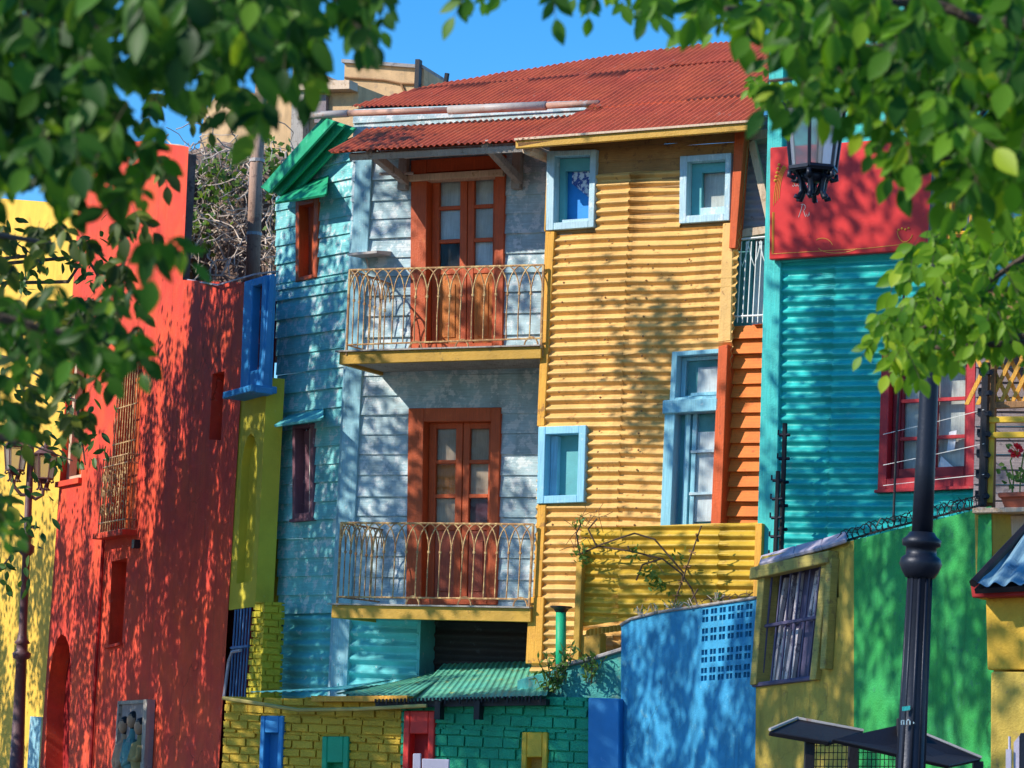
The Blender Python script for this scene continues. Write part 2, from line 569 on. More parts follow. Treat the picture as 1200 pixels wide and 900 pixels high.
mk('green_roof', (.02, .36, .17, 1), wear=(.07, .45, .26, 1), wear_amt=.3, rough=.5, bump=.2, var=.2)
mk('shed_roof', (.15, .46, .28, 1), wear=(.45, .45, .14, 1), wear_amt=.32, rough=.5, bump=.25, var=.3, second=(.06, .36, .30, 1), second_amt=.6)
mk('shed_yellow', (.60, .38, .03, 1), wear=(.40, .27, .04, 1), wear_amt=.2, rough=.6, bump=.6, var=.22)
mk('shed_green', (.015, .36, .18, 1), wear=(.02, .22, .13, 1), wear_amt=.3, rough=.55, bump=.6, var=.25)
mk('flat_green', (.01, .36, .17, 1), rough=.5, bump=.15, var=.12)
mk('flat_red', (.68, .035, .025, 1), wear=(.45, .03, .03, 1), wear_amt=.15, rough=.5, bump=.2)
mk('flat_yellow', (.68, .42, .03, 1), wear=(.5, .32, .03, 1), wear_amt=.15, rough=.5, bump=.2)
mk('parapet_teal', (.07, .34, .28, 1), wear=(.2, .36, .28, 1), wear_amt=.4, rough=.8, bump=.6, var=.3, second=(.04, .34, .42, 1))
mk('old_cement', (.33, .30, .28, 1), wear=(.18, .16, .16, 1), wear_amt=.4, rough=.9, bump=.6, var=.25)
mk('teal_metal', (.022, .46, .42, 1), wear=(.10, .42, .42, 1), wear_amt=.2, rough=.5, bump=.2, var=.18)
mk('teal_wood', (.04, .48, .44, 1), wear=(.03, .32, .36, 1), wear_amt=.25, rough=.55, bump=.25, grain='v')
mk('sign_red', (.62, .022, .018, 1), wear=(.45, .012, .018, 1), wear_amt=.2, rough=.35, bump=.06, var=.14, wear_scale=2.5)
mk('gold', (.72, .36, .04, 1), rough=.45, bump=.05)
mk('pale_lettering', (.72, .66, .55, 1), rough=.5, bump=.05)
mk('sign_blue', (.05, .22, .55, 1), wear=(.6, .68, .72, 1), wear_amt=.4, rough=.5, bump=.1, wear_scale=5)
mk('crimson', (.50, .022, .030, 1), wear=(.58, .09, .07, 1), wear_amt=.25, rough=.5, bump=.2, grain='v', var=.16)
mk('crimson_dark', (.24, .008, .018, 1), rough=.5, bump=.15)
mk('olive_wall', crack=.6, col=(.50, .35, .06, 1), wear=(.36, .25, .07, 1), wear_amt=.3, rough=.75, bump=.45, var=.18, streak=.4, second=(.42, .31, .05, 1))
mk('green_wall', crack=.6, col=(.03, .32, .06, 1), wear=(.03, .22, .09, 1), wear_amt=.32, rough=.65, bump=.45, var=.2, streak=.4, second=(.02, .25, .10, 1))
mk('olive_wood', (.42, .34, .09, 1), wear=(.25, .18, .07, 1), wear_amt=.4, rough=.7, bump=.45, grain='h')
mk('iron_dark', (.012, .016, .028, 1), rough=.42, bump=.1, var=.25, metal=.3)
mk('iron_black', (.012, .011, .014, 1), rough=.5, bump=.15, var=.25)
mk('bar_violet', (.09, .08, .15, 1), rough=.5, bump=.1)
mk('bar_blue', (.07, .17, .36, 1), rough=.5, bump=.1)
mk('lamp_brown', (.13, .07, .075, 1), wear=(.25, .16, .14, 1), wear_amt=.25, rough=.5, bump=.15)
mk('lilac_metal', (.42, .38, .46, 1), wear=(.3, .22, .26, 1), wear_amt=.3, rough=.6, bump=.2)
mk('bleached_wood', (.62, .46, .32, 1), wear=(.4, .25, .14, 1), wear_amt=.35, rough=.7, bump=.3, grain='v')
mk('brown_wood', (.30, .15, .06, 1), wear=(.16, .08, .04, 1), wear_amt=.35, rough=.7, bump=.35, grain='v')
mk('grey_boards', (.24, .20, .21, 1), wear=(.12, .1, .11, 1), wear_amt=.4, rough=.8, bump=.4, grain='h')
mk('terracotta', (.42, .10, .05, 1), rough=.8, bump=.2)
mk('slate_tile', (.18, .32, .40, 1), wear=(.08, .16, .22, 1), wear_amt=.35, rough=.6, bump=.3, var=.25)
mk('ochre_wall', crack=.6, col=(.60, .36, .035, 1), wear=(.45, .26, .04, 1), wear_amt=.25, rough=.75, bump=.35, streak=.12)
mk('far_ochre', (.58, .38, .20, 1), wear=(.42, .28, .17, 1), wear_amt=.35, rough=.9, bump=.3, var=.2, streak=.3)
mk('brown_earth', (.22, .15, .12, 1), wear=(.12, .08, .07, 1), wear_amt=.5, rough=.95, bump=.6, var=.35)
mk('dry_stem', (.52, .42, .34, 1), wear=(.6, .5, .42, 1), wear_amt=.4, rough=.9, bump=0)
mk('bark', (.10, .07, .05, 1), wear=(.05, .035, .03, 1), wear_amt=.5, rough=.9, bump=.6)
mk('thin_stem', (.10, .06, .035, 1), rough=.9, bump=0)
mk('cable', (.42, .33, .10, 1), rough=.6, bump=0)
mk('cable_grey', (.36, .34, .40, 1), rough=.5, bump=0)
mk('pole_wood', (.46, .30, .22, 1), wear=(.25, .15, .12, 1), wear_amt=.4, rough=.85, bump=.3, grain='v')
mk('pale_plastic', (.40, .38, .46, 1), rough=.4, bump=.05)
mk('relief_bg', (.30, .26, .27, 1), wear=(.48, .38, .34, 1), wear_amt=.4, rough=.8, bump=.4)
mk('relief_tan', (.45, .28, .18, 1), wear=(.3, .26, .25, 1), wear_amt=.4, rough=.8, bump=.3)
mk('relief_green', (.10, .26, .26, 1), wear=(.35, .33, .36, 1), wear_amt=.4, rough=.8, bump=.3)
mk('relief_olive', (.32, .25, .10, 1), rough=.8, bump=.3)
mk('hair_skin', (.42, .22, .15, 1), rough=.6, bump=.05)
mk('cobble', (.10, .09, .085, 1), wear=(.2, .19, .18, 1), wear_amt=.4, rough=.85, bump=.5, var=.3)
M['glass'] = glass('window_glass')
M['lamp_glass'] = glass('lantern_glass', (.85, .85, .86, 1), .35)
_nt = M['lamp_glass'].node_tree
_df = _nt.nodes.new('ShaderNodeBsdfTranslucent'); _df.inputs[0].default_value = (.75, .75, .78, 1)
_mx = _nt.nodes.new('ShaderNodeMixShader'); _mx.inputs[0].default_value = .38
_src = _nt.nodes['Material Output'].inputs[0].links[0].from_socket
_nt.links.new(_src, _mx.inputs[1]); _nt.links.new(_df.outputs[0], _mx.inputs[2]); _nt.links.new(_mx.outputs[0], _nt.nodes['Material Output'].inputs[0])
M['leaf_deep'] = leafmat('leaf_deep', (.010, .05, .012, 1), (.085, .22, .022, 1), .46, (.26, .38, .03, 1))
M['leaf_mid'] = leafmat('leaf_mid', (.016, .085, .016, 1), (.15, .33, .022, 1), .52, (.42, .52, .03, 1))
M['leaf_light'] = leafmat('leaf_light', (.07, .20, .018, 1), (.26, .42, .03, 1), .48, (.42, .52, .04, 1))
M['leaf_olive'] = leafmat('leaf_olive', (.03, .05, .012, 1), (.10, .14, .02, 1), .38, (.26, .24, .03, 1))
M['leaf_shade'] = leafmat('leaf_shade', (.03, .08, .02, 1), (.08, .15, .03, 1), .25)
M['weed'] = leafmat('weed', (.06, .16, .03, 1), (.18, .26, .06, 1), .3)
M['flower'] = leafmat('flower', (.6, .01, .02, 1), (.75, .03, .05, 1), .2)

# ------------------------------------------------------------------ the planes of the street's walls
YW = wall(640, 500, 34.4, -29)          # yellow corrugated front
WW = wall(600, 560, 35.7, -25)          # pale boarded wall behind the balconies
_c = WW.px(407, 550)
TW = Plane(Vector((_c.x, _c.y, 0)), Vector((math.cos(RAD(-52)), math.sin(RAD(-52)), 0)))
LW = wall(303, 600, 37.5, -60)          # lime house, street side
LR = Plane(LW.px(304, 600), Vector((math.cos(RAD(20)), math.sin(RAD(20)), 0)))
LR.o.z = 0
RW = wall(272, 600, 38.2, -66)         # red wall
VW = wall(62, 700, 48.2, -58)           # far yellow wall
SW = wall(600, 850, 33.0, -25)          # shed front
TL = wall(905, 400, 32.6, -29)          # teal house front
GW = wall(728, 800, 32.5, -62)          # garden wall: blue, olive, green

def base_of(P, px, py):
    p = P.px(px, py)
    return Vector((p.x, p.y, 0))

# ------------------------------------------------------------------ ground
g = MB()
g.face([(-300, -60, 0), (300, -60, 0), (300, 500, 0), (-300, 500, 0)])
o = single('street', g, M['cobble'], None, None, (0, 0, 0), kind='structure')

# ------------------------------------------------------------------ red house
red = thing('red_house', 'tall red stuccoed house with narrow windows and an arched doorway', 'house', base_of(RW, 160, 800))
holes = {}
q_tall = Quad(RW, (86, 357), (110, 349), (95, 560), (70, 565))
q_gr = Quad(RW, (143, 432), (167, 424), (158, 619), (128, 624))
q_s1 = Quad(RW, (249, 438), (263, 435), (259, 516), (245, 515))
q_s2 = Quad(RW, (131, 658), (149, 654), (143, 753), (127, 757))
arch_px = [(52, 960), (55, 830), (58, 790), (62, 765), (67, 749), (72, 743), (77, 746), (81, 757), (83, 780), (82, 830), (79, 960)]
arch = RW.poly(arch_px)
hl = [q.rect(0, 1, 0, 1) for q in (q_tall, q_gr, q_s1, q_s2)] + [arch]
outer = RW.poly([(39, 1010), (250, 1010), (290, 331), (252, 330), (214, 328), (221, 172), (170, 165), (97, 170)])
w = MB()
flat_wall(w, RW, outer, hl, 0, .28)
part('wall', w, M['red_stucco'], red)
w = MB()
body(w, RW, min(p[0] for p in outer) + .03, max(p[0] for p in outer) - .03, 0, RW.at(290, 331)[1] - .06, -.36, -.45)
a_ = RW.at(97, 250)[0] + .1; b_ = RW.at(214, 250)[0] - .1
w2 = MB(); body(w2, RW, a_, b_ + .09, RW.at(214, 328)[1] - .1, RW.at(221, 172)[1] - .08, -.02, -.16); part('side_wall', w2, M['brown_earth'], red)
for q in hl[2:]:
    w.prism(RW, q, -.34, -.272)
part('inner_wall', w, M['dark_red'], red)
w = MB()
qp(w, q_tall, 0, 1, 0, 1, -.34, -.26)
p_ = part('window', w, M['red_door'], red)
w = MB(); qring(w, q_tall, .12, .3, .03, .03, -.22, -.1); part('frame', w, M['bleached_wood'], p_)
w = MB()
qp(w, q_gr, 0, 1, 0, 1, -.34, -.26)
p_ = part('window', w, M['maroon_inside'], red)
w = MB()
for s0, s1 in ((.05, .3), (.32, .52), (.56, .75), (.8, .97)): qp(w, q_gr, s0, s1, .02, .97, -.24, -.2)
part('shutter', w, M['red_door'], p_)
w = MB()
for i in range(9):
    s = .04 + .92 * i / 8
    w.tube([RW.pt(*q_gr(s, .40), .05), RW.pt(*q_gr(s, 1.0), .05)], .011, 5)
for t in (.53, .75, .985):
    w.tube([RW.pt(*q_gr(0, t), .05), RW.pt(*q_gr(1, t), .05)], .014, 5)
def basket(w, P, q, t0, t1, d):
    for t in (t0, t0 + .06, t1 - .05, t1):
        w.tube([P.pt(*q(-.03, t), 0), P.pt(*q(-.03, t), d), P.pt(*q(1.03, t), d), P.pt(*q(1.03, t), 0)], .014, 5)
    n = 11
    for i in range(n + 1):
        s = -.03 + 1.06 * i / n
        w.tube([P.pt(*q(s, t0), d), P.pt(*q(s, t1), d)], .010, 5)
    for i in range(5):                                   # scrolls
        for tt in (t0 + .13, t0 + .24, t0 + .33):
            s = .1 + .2 * i
            c0 = q(s, tt)
            pts = [P.pt(c0[0] + .09 * math.cos(x) * (1 - x / 12), c0[1] + .12 * math.sin(x) * (1 - x / 12), d + .01) for x in [k * .6 for k in range(13)]]
            w.tube(pts, .011, 4)
    for dd in (d * .33, d * .66):
        for s in (-.03, 1.03):
            w.tube([P.pt(*q(s, t0), dd), P.pt(*q(s, t1), dd)], .010, 5)
basket(w, RW, q_gr, -.01, .44, .16)
part('grille', w, M['rail_cream'], p_)
w = MB(); w.prism(RW, q_gr.rect(-.08, 1.08, -.045, -.012), -.02, .22); part('sill', w, M['red_stucco'], p_)
w = MB()
w.prism(RW, [q_tall(-.05, -.03), q_tall(1.05, -.03), q_tall(1.05, 0), q_tall(-.05, 0)], -.02, .06)
part('sill', w, M['red_stucco'], red); w = MB()
w.prism(RW, [q_s2(-.06, -.03), q_s2(1.06, -.03), q_s2(1.06, 0), q_s2(-.06, 0)], -.02, .05)
part('sill', w, M['red_stucco'], red)
w = MB()
w.tube([RW.px(123, 600, .04), RW.px(118, 690, .04), RW.px(111, 800, .04), RW.px(103, 960, .04)], .03, 6)
part('downpipe', w, M['dark_red'], red)
w = MB(); w.box(RW, *[v for v in (RW.at(161, 643)[0], RW.at(161, 643)[0] + .12)], RW.at(161, 643)[1], RW.at(161, 633)[1], 0, .09)
part('bracket', w, M['iron_black'], red)

# painted relief panel leaning on the red wall
q = Quad(RW, (148, 822), (183, 820), (176, 960), (140, 962))
rel = thing('relief_panel', 'grey framed relief panel with three faded figures on the foot of the red wall', 'relief', base_of(RW, 162, 880))
w = MB(); qp(w, q, 0, 1, 0, 1, .01, .08); part('backing', w, M['relief_bg'], rel)
w = MB(); qring(w, q, .05, .12, .03, .02, .08, .13); part('frame', w, M['grey_wood'], rel)
for i, (s, mt, tb) in enumerate(((.22, 'relief_tan', .72), (.50, 'relief_green', .76), (.76, 'relief_olive', .70))):
    w = MB()
    ys_ = [.02, .12, .25, .36, .46, .55, .62, tb - .05, tb]
    rs_ = [.13, .11, .12, .10, .13, .15, .13, .06, .05]
    w.tube([RW.pt(*q(s + .02 * math.sin(k * 1.7 + i), t), .09) for k, t in enumerate(ys_)], rs_, 9)
    for sg in (-1, 1):
        w.tube([RW.pt(*q(s + sg * .10, tb - .09), .13), RW.pt(*q(s + sg * .12, .50), .17), RW.pt(*q(s - sg * .02, .40 + .05 * i), .2)], [.055, .05, .04], 6)
    f_ = part('figure', w, M[mt], rel, smooth=True)
    w = MB(); hc = RW.pt(*q(s, tb + .07), .12); w.blob(hc, (.075, .075, .11)); part('head', w, M['relief_tan'], f_, smooth=True)
    w = MB(); w.blob(hc + Vector((.02, .02, .045)), (.085, .085, .095)); w.blob(hc + Vector((.04, .03, -.06)), (.07, .06, .12)); part('hair', w, M['iron_black'], f_, smooth=True)

# ------------------------------------------------------------------ far yellow building
yb = thing('yellow_building', 'plain bright yellow building beyond the red house, behind the old street lamp', 'building', base_of(VW, 30, 800))
w = MB()
ot = VW.poly([(-160, 1010), (100, 1010), (100, 240), (-160, 220)])
flat_wall(w, VW, ot)
part('wall', w, M['yellow_stucco'], yb)
w = MB(); body(w, VW, ot[0][0] + .05, ot[1][0] - .05, 0, ot[2][1] - .1, -.2, -.5); part('wall_backing', w, M['far_ochre'], yb)
w = MB(); w.box(VW, VW.at(52, 860)[0] - .35, VW.at(52, 860)[0] + .12, 0, VW.at(48, 840)[1], .0, .12); part('plinth', w, M['pale_post'], yb)

# ------------------------------------------------------------------ narrow lime and blue house
lime = thing('narrow_house', 'narrow lime green house with a blue window box above an arched niche', 'house', base_of(LW, 290, 700))
LBL = LW.off(.16)                                              # the blue box stands a little proud
w = MB()
niche = LW.poly([(277, 684), (281, 600), (283, 545), (286, 525), (290, 512), (294, 508), (298, 512), (301, 525), (301, 560), (299, 620), (295, 681)])
ot = LW.poly([(268, 715), (299, 711), (308, 452), (281, 458)])
ot[2] = (ot[1][0], ot[2][1])
flat_wall(w, LW, ot, [niche], 0, .11)
w.prism(LW, niche, -.13, -.11)
rt = LR.poly([(298, 702), (330, 700), (331, 440), (305, 440)])
c0 = LW.pt(ot[1][0], 0, 0)
LR2 = Plane(c0, LR.u)
rw = .24
z0, z1 = ot[1][1], ot[2][1] + .1
w.prism(LR2, [(0.001, z0), (rw, z0), (rw, z1), (0.001, z1)], -.05, .0)
part('wall', w, M['lime'], lime)
w = MB()
a0 = LW.at(277, 600)[0]
body(w, LW, ot[0][0] + .02, ot[1][0] - .2, z0 + .02, z1 + .05, -.40, -.5)
part('wall_backing', w, M['lime'], lime)
# blue box
qb = Quad(LBL, (286, 330), (312, 322), (307, 452), (281, 459))
w = MB()
qring(w, qb, .40, .18, .07, .16, -.15, 0)
zb0, zb1 = qb(1, 0)[1], qb(1, 1)[1]
LR3 = Plane(LBL.pt(qb(1, 0)[0], 0), LR.u)
w.prism(LR3, [(.002, zb0 - .02), (.10, zb0 - .03), (.10, zb1 + .02), (.03, zb1)], -.25, -.002)
part('window_box', w, M['blue_frame'], lime, bevel=.01)
w = MB(); w.prism(LBL, [qb(-.28, -.06), qb(1.06, -.06), qb(1.06, 0), qb(-.28, 0)], -.2, .16)
w.prism(LR3, [(-.1, zb0 - .10), (.13, zb0 - .11), (.13, zb0 - .03), (-.1, zb0 - .02)], -.2, .08)
part('ledge', w, M['blue_frame'], lime, bevel=.008)
w = MB(); qp(w, qb, .4, .82, .16, .93, -.15, -.12); p_ = part('window', w, M['mauve_wood'], lime)
w = MB()
for i in range(4):
    w.tube([LBL.pt(*qb(.66, .2 + .2 * i), -.05), LBL.pt(*qb(.82, .2 + .2 * i), -.05)], .012, 5)
for s in (.62, .72, .80):
    w.tube([LBL.pt(*qb(s, .16), -.06), LBL.pt(*qb(s, .93), -.06)], .011, 5)
part('bars', w, M['maroon_inside'], p_)
# barred window below, and the brick pier
qbar = Quad(LW, (268, 716), (297, 712), (290, 820), (261, 822))
w = MB(); qp(w, qbar, 0, 1, -.3, 1, -.5, -.4); p_ = part('barred_window', w, M['dark_inside'], lime)
w = MB()
for i in range(6):
    s = .34 + .60 * i / 5
    w.tube([LW.pt(*qbar(s, -.1), .02), LW.pt(*qbar(s, 1), .02)], .013, 5)
w.tube([LW.pt(*qbar(.3, .58), .03), LW.pt(*qbar(1, .58), .03)], .022, 5)
part('bars', w, M['bar_blue'], p_)
w = MB()
PB = LW.off(.10)
pp = PB.poly([(288, 828), (305, 822), (309, 705), (297, 706)])
bricks(w, PB, pp, seed=5, bh=.088, bl=.20, back=-.3)
PB2 = Plane(PB.pt(pp[1][0], 0), LR.u)
bricks(w, PB2, [(0, pp[1][1] - .1), (.25, pp[1][1] - .1), (.22, pp[2][1]), (.0, pp[2][1])], seed=6, bh=.088, bl=.21, back=-.2)
part('brick_pier', w, M['lime_brick'], lime, bevel=.008)
w = MB(); w.tube([LW.px(262, 820, .12), LW.px(268, 775, .12), LW.px(272, 764, .12), LW.px(282, 762, .12)], .022, 6)
part('conduit', w, M['cable_grey'], lime)

# ------------------------------------------------------------------ turquoise house: side wall, balcony wall, balconies
tq = thing('turquoise_house', 'weathered turquoise and pale blue boarded house with two railed balconies', 'house', base_of(WW, 500, 700))
q_tr = Quad(TW, (349, 237), (376, 232), (374, 325), (349, 331))
q_td = Quad(TW, (346, 499), (371, 496), (370, 607), (346, 609))
ot = [TW.at(327, 720), (-.06, TW.at(402, 718)[1]), (-.06, TW.at(403, 162)[1]), TW.at(372, 178), TW.at(324, 232)]
w = MB(); clapboards(w, TW, ot, [q_tr.hole(), q_td.hole()], .245, seed=11)
part('side_wall', w, M['turquoise_boards'], tq)
w = MB(); corrugated(w, TW, TW.poly([(325, 830), (398, 826), (402, 714), (327, 716)]), period=.165, amp=.034, seed=2)
part('side_sheet', w, M['turquoise_metal'], tq)
w = MB()
for (x0, x1), yy in (((324, 408), 333), ):
    A = TW.at(x0 + 3, 338); Bq = TW.at(x1 - 1, 326)
    w.prism(TW, [(A[0], A[1] - .03), (Bq[0], Bq[1] - .03), (Bq[0], Bq[1] + .03), (A[0], A[1] + .03)], .0, .05)
part('rail_trim', w, M['turquoise_boards'], tq)
# corner post
w = MB()
zt, zb = WW.at(412, 176)[1], WW.at(400, 826)[1]
aL = WW.at(407, 550)[0]
w.box(WW, aL - .07, aL + .17, zb, zt, -.15, .055)
w.box(TW, -.13, .03, zb, zt, -.15, .05)
part('corner_post', w, M['pale_post'], tq, bevel=.006)
# balcony wall
q_d1 = Quad(WW, (484, 189), (594, 182), (591, 409), (483, 411))
q_d2 = Quad(WW, (481, 479), (589, 478), (584, 709), (478, 709))
ot = WW.poly([(404, 722), (660, 722), (690, 118), (415, 128)])
w = MB(); clapboards(w, WW, ot, [q_d1.hole(), q_d2.hole()], .255, seed=21)
part('balcony_wall', w, M['pale_boards'], tq)
w = MB(); corrugated(w, WW, WW.poly([(400, 850), (488, 850), (492, 722), (404, 722)]), period=.165, amp=.034, seed=4)
part('lower_sheet', w, M['turquoise_metal'], tq)
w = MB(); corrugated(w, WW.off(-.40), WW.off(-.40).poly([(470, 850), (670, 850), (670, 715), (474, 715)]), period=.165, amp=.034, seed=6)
part('dark_shade_sheet', w, M['slab_shade_dark'], tq)  # added set-back sheet, shade under the slab put into its colour
w = MB(); w.prism(WW, WW.poly([(486, 850), (490, 850), (494, 722), (490, 722)]), -.4, .02); part('dark_sheet_jamb', w, M['turquoise_metal'], tq)  # added edge closing the step to the dark sheet
w = MB()
zt2 = WW.at(500, 135)[1]
body(w, WW, WW.at(412, 500)[0] + .25, WW.at(680, 500)[0], 0, zt2, -.45, -4)
body(w, TW, TW.at(332, 500)[0], -.25, 0, TW.at(372, 200)[1] - .25, -.4, -2.0)
part('wall_backing', w, M['dark_inside'], tq)

def window_on(q, parent, mat_f, l, r, t, b, d0, d1, inner=None, back='dark_inside', backd=-.2, glass_d=None, bars=(), bevel=.006, name='window', barmat=None):
    w = MB(); qring(w, q, l, r, t, b, d0, d1)
    p = part(name, w, mat_f, parent, bevel=bevel)
    w = MB(); qp(w, q, l * .5, 1 - r * .5, b * .5, 1 - t * .5, backd - .03, backd)
    part('inside', w, M[back], p)
    if inner:
        w = MB()
        il, ir, it, ib, di0, di1 = inner[:6]
        qq = lambda s0, s1, t0, t1: qp(w, q, s0, s1, t0, t1, di0, di1)
        S0, S1, T0, T1 = l + .005, 1 - r - .005, b + .005, 1 - t - .005
        qq(S0, S0 + il, T0, T1); qq(S1 - ir, S1, T0, T1); qq(S0 + il, S1 - ir, T1 - it, T1); qq(S0 + il, S1 - ir, T0, T0 + ib)
        part('sash', w, inner[6], p, bevel=.004)
    if bars:
        w = MB()
        for bx in bars: qp(w, q, *bx)
        part('glazing_bar', w, barmat or mat_f, p)
    if glass_d is not None:
        w = MB(); qp(w, q, l + .01, 1 - r - .01, b + .01, 1 - t - .01, glass_d - .006, glass_d)
        part('pane', w, M['glass'], p)
    return p

p_ = window_on(q_tr, tq, M['red_door'], .16, .2, .06, .05, -.12, .04, back='orange_post', backd=-.14)
w = MB()
for s in (.36, .52, .68): qp(w, q_tr, s, s + .09, .06, .93, -.13, -.10)
part('shutter_slats', w, M['red_door'], p_)
p_ = window_on(q_td, tq, M['mauve_wood'], .13, .16, .035, .06, -.14, .05, back='maroon_inside', backd=-.16)
w = MB()
qp(w, q_td, .52, .58, .06, .96, -.12, -.05)
for t in (.12, .26, .40, .54, .68): qp(w, q_td, .58, .84, t, t + .014, -.10, -.06)
part('glazing_bar', w, M['curtain_grey'], p_)
w = MB(); qp(w, q_td, .14, .5, .07, .95, -.15, -.09); part('shutter', w, M['mauve_wood'], p_)
w = MB(); qp(w, q_td, -.05, 1.05, -.03, .0, 0, .08); part('sill', w, M['mauve_wood'], p_)
# hoods
w = MB(); w.slab([TW.px(321, 498, .42), TW.px(376, 490, .42), TW.px(377, 479, .02), TW.px(338, 487, .02)], .03)
w.hexa([TW.px(376, 490, .42), TW.px(377, 479, .02), TW.px(376, 492, .02)], [TW.px(379, 489, .42), TW.px(379, 478, .02), TW.px(379, 491, .02)])
part('window_hood', w, M['turquoise_metal'], tq)
w = MB(); w.slab([TW.px(322, 237, .42), TW.px(379, 228, .42), TW.px(382, 206, .02), TW.px(342, 218, .02)], .03)
w.hexa([TW.px(379, 228, .42), TW.px(382, 206, .02), TW.px(381, 230, .02)], [TW.px(382, 227, .42), TW.px(385, 205, .02), TW.px(384, 229, .02)])
part('window_hood', w, M['green_roof'], tq)
# green eave boards rising to the roof
def eave(A, B, C, D, th, m):
    w.hexa([A, B, C, D], [A + th, B + th, C + th, D + th])
w = MB()
n_ = TW.n * .04
for k in range(3):
    w.prism(TW, [TW.off(.40 - .12 * k).at(x + 12 * k, y + 4 * k) for x, y in ((305, 219), (315, 226), (392, 142), (378, 137))], .36 - .12 * k, .40 - .12 * k)
    w.slab([TW.px(310 + 12 * k, 222 + 4 * k, .36 - .12 * k), TW.px(385 + 12 * k, 139 + 4 * k, .36 - .12 * k), TW.px(391 + 12 * k, 143 + 4 * k, .24 - .12 * k), TW.px(318 + 12 * k, 226 + 4 * k, .24 - .12 * k)], .015)
part('green_eave', w, M['green_roof'], tq, bevel=.006)

# doors
def leaf(q, s0, s1, panes, pmats, parent, mat, panel_mat, panel):
    w = MB()
    d0, d1 = -.15, -.09
    fw = (s1 - s0) * .2
    qp(w, q, s0, s0 + fw, 0.012, .93, d0, d1); qp(w, q, s1 - fw, s1, .012, .93, d0, d1)
    ts = [panel[1]] + [v for p in panes for v in p] + [.93]
    for t0, t1 in zip(ts[0::2], ts[1::2]):
        if t1 > t0: qp(w, q, s0 + fw, s1 - fw, t0, t1, d0, d1 - .003)
    p = part('door', w, mat, parent, bevel=.005)
    for (t0, t1), pm in zip(panes, pmats):
        w = MB(); qp(w, q, s0 + fw - .01, s1 - fw + .01, t0 - .004, t1 + .004, d0 + .02, d0 + .03); part('pane', w, M['glass'], p)
        w = MB(); qp(w, q, s0 + fw - .01, s1 - fw + .01, t0 - .004, t1 + .004, d0 - .03, d0 - .015); part('curtain', w, M[pm], p)
    w = MB(); qp(w, q, s0 + fw, s1 - fw, .03, panel[1], d0, d1 - .018)
    qp(w, q, s0 + fw * 1.6, s1 - fw * 1.6, .07, panel[1] - .05, d1 - .018, d1 - .006)
    part('panel', w, panel_mat, p, bevel=.006)
    return p

def doorset(q, tpanes, lm, rm, panel_t, panel_mat, split):
    w = MB()
    qp(w, q, 0, .17, 0, 1, -.17, .062); qp(w, q, .90, 1, 0, 1, -.17, .062)
    qp(w, q, .17, .90, .93, 1, -.17, .058)
    qp(w, q, .17, .90, -.0, .03, -.17, .066)
    fr = part('door_frame', w, M['red_door'], tq, bevel=.007)
    w = MB(); qp(w, q, .02, .98, .0, .98, -.24, -.2); part('inside', w, M['dark_inside'], fr)
    leaf(q, .175, split - .004, tpanes, lm, tq, M['red_door'], panel_mat, (0, panel_t))
    leaf(q, split + .004, .895, tpanes, rm, tq, M['red_door'], panel_mat, (0, panel_t))
    return fr
fr = doorset(q_d1, [(.44, .565), (.585, .74), (.76, .90)], ['dark_inside', 'curtain_white', 'curtain_grey'], ['curtain_white', 'curtain_grey', 'curtain_grey'], .40, M['orange_panel'], .555)
w = MB(); qp(w, q_d1, -.01, 1.0, .885, .92, -.09, .12); part('ledge', w, M['bleached_wood'], fr, bevel=.006)
doorset(q_d2, [(.415, .545), (.565, .72), (.74, .90)], ['curtain_tan', 'orange_panel', 'curtain_tan'], ['maroon_inside', 'curtain_tan', 'curtain_tan'], .38, M['pink_panel'], .545)

# balconies
SLD = 1.12
WF = WW.off(SLD)
def railing(TLp, TRp, BRp, BLp, parent):
    q = Quad(WF, TLp, TRp, BRp, BLp)
    w = MB()
    n = 17
    rail, low = .995, .10
    def span(pos, n, r=.0085):
        w.tube([pos(i / n, rail) for i in range(n + 1)], .013, 6)
        w.tube([pos(i / n, low) for i in range(n + 1)], .011, 6)
        for i in range(n + 1):
            s = i / n
            w.tube([pos(s, low), pos(s + random.uniform(-.003, .003), .4), pos(s, .64)], r, 5)
            w.tube([pos(s, .635), pos(s, .665)], .018, 6)
            for sg in (-1, 1):
                e = s + sg / n
                if e < -.001 or e > 1.001: continue
                pts = []
                for k in range(8):
                    x = k / 7 * math.pi / 2 * .92
                    pts.append(pos(s + sg / n * (1 - math.cos(x)) / (1 - math.cos(math.pi / 2 * .92)), .65 + (rail - .65) * math.sin(x) / math.sin(math.pi / 2 * .92)))
                w.tube(pts, r, 5)
    span(lambda s, t: WF.pt(*q(s, t)), n)
    c_t, c_b = q(0, 1), q(0, 0)
    span(lambda s, t: WF.pt(c_b[0] + (c_t[0] - c_b[0]) * t, c_b[1] + (c_t[1] - c_b[1]) * t, -SLD * s), 8)
    for s in (.0, 1.0):
        w.tube([WF.pt(*q(s, -.02)), WF.pt(*q(s, 1.0))], .017, 6)
    for s in (.36, .60, .95) if TLp[1] < 500 else (.40, .67, .955):
        w.tube([WF.pt(q(s, 0)[0] + .09 * math.cos(x), q(s, 0)[1] + .012 + .105 * math.sin(x), 0) for x in [math.pi * k / 10 for k in range(11)]], .011, 5)
    return part('railing', w, M['rail_cream'], parent)

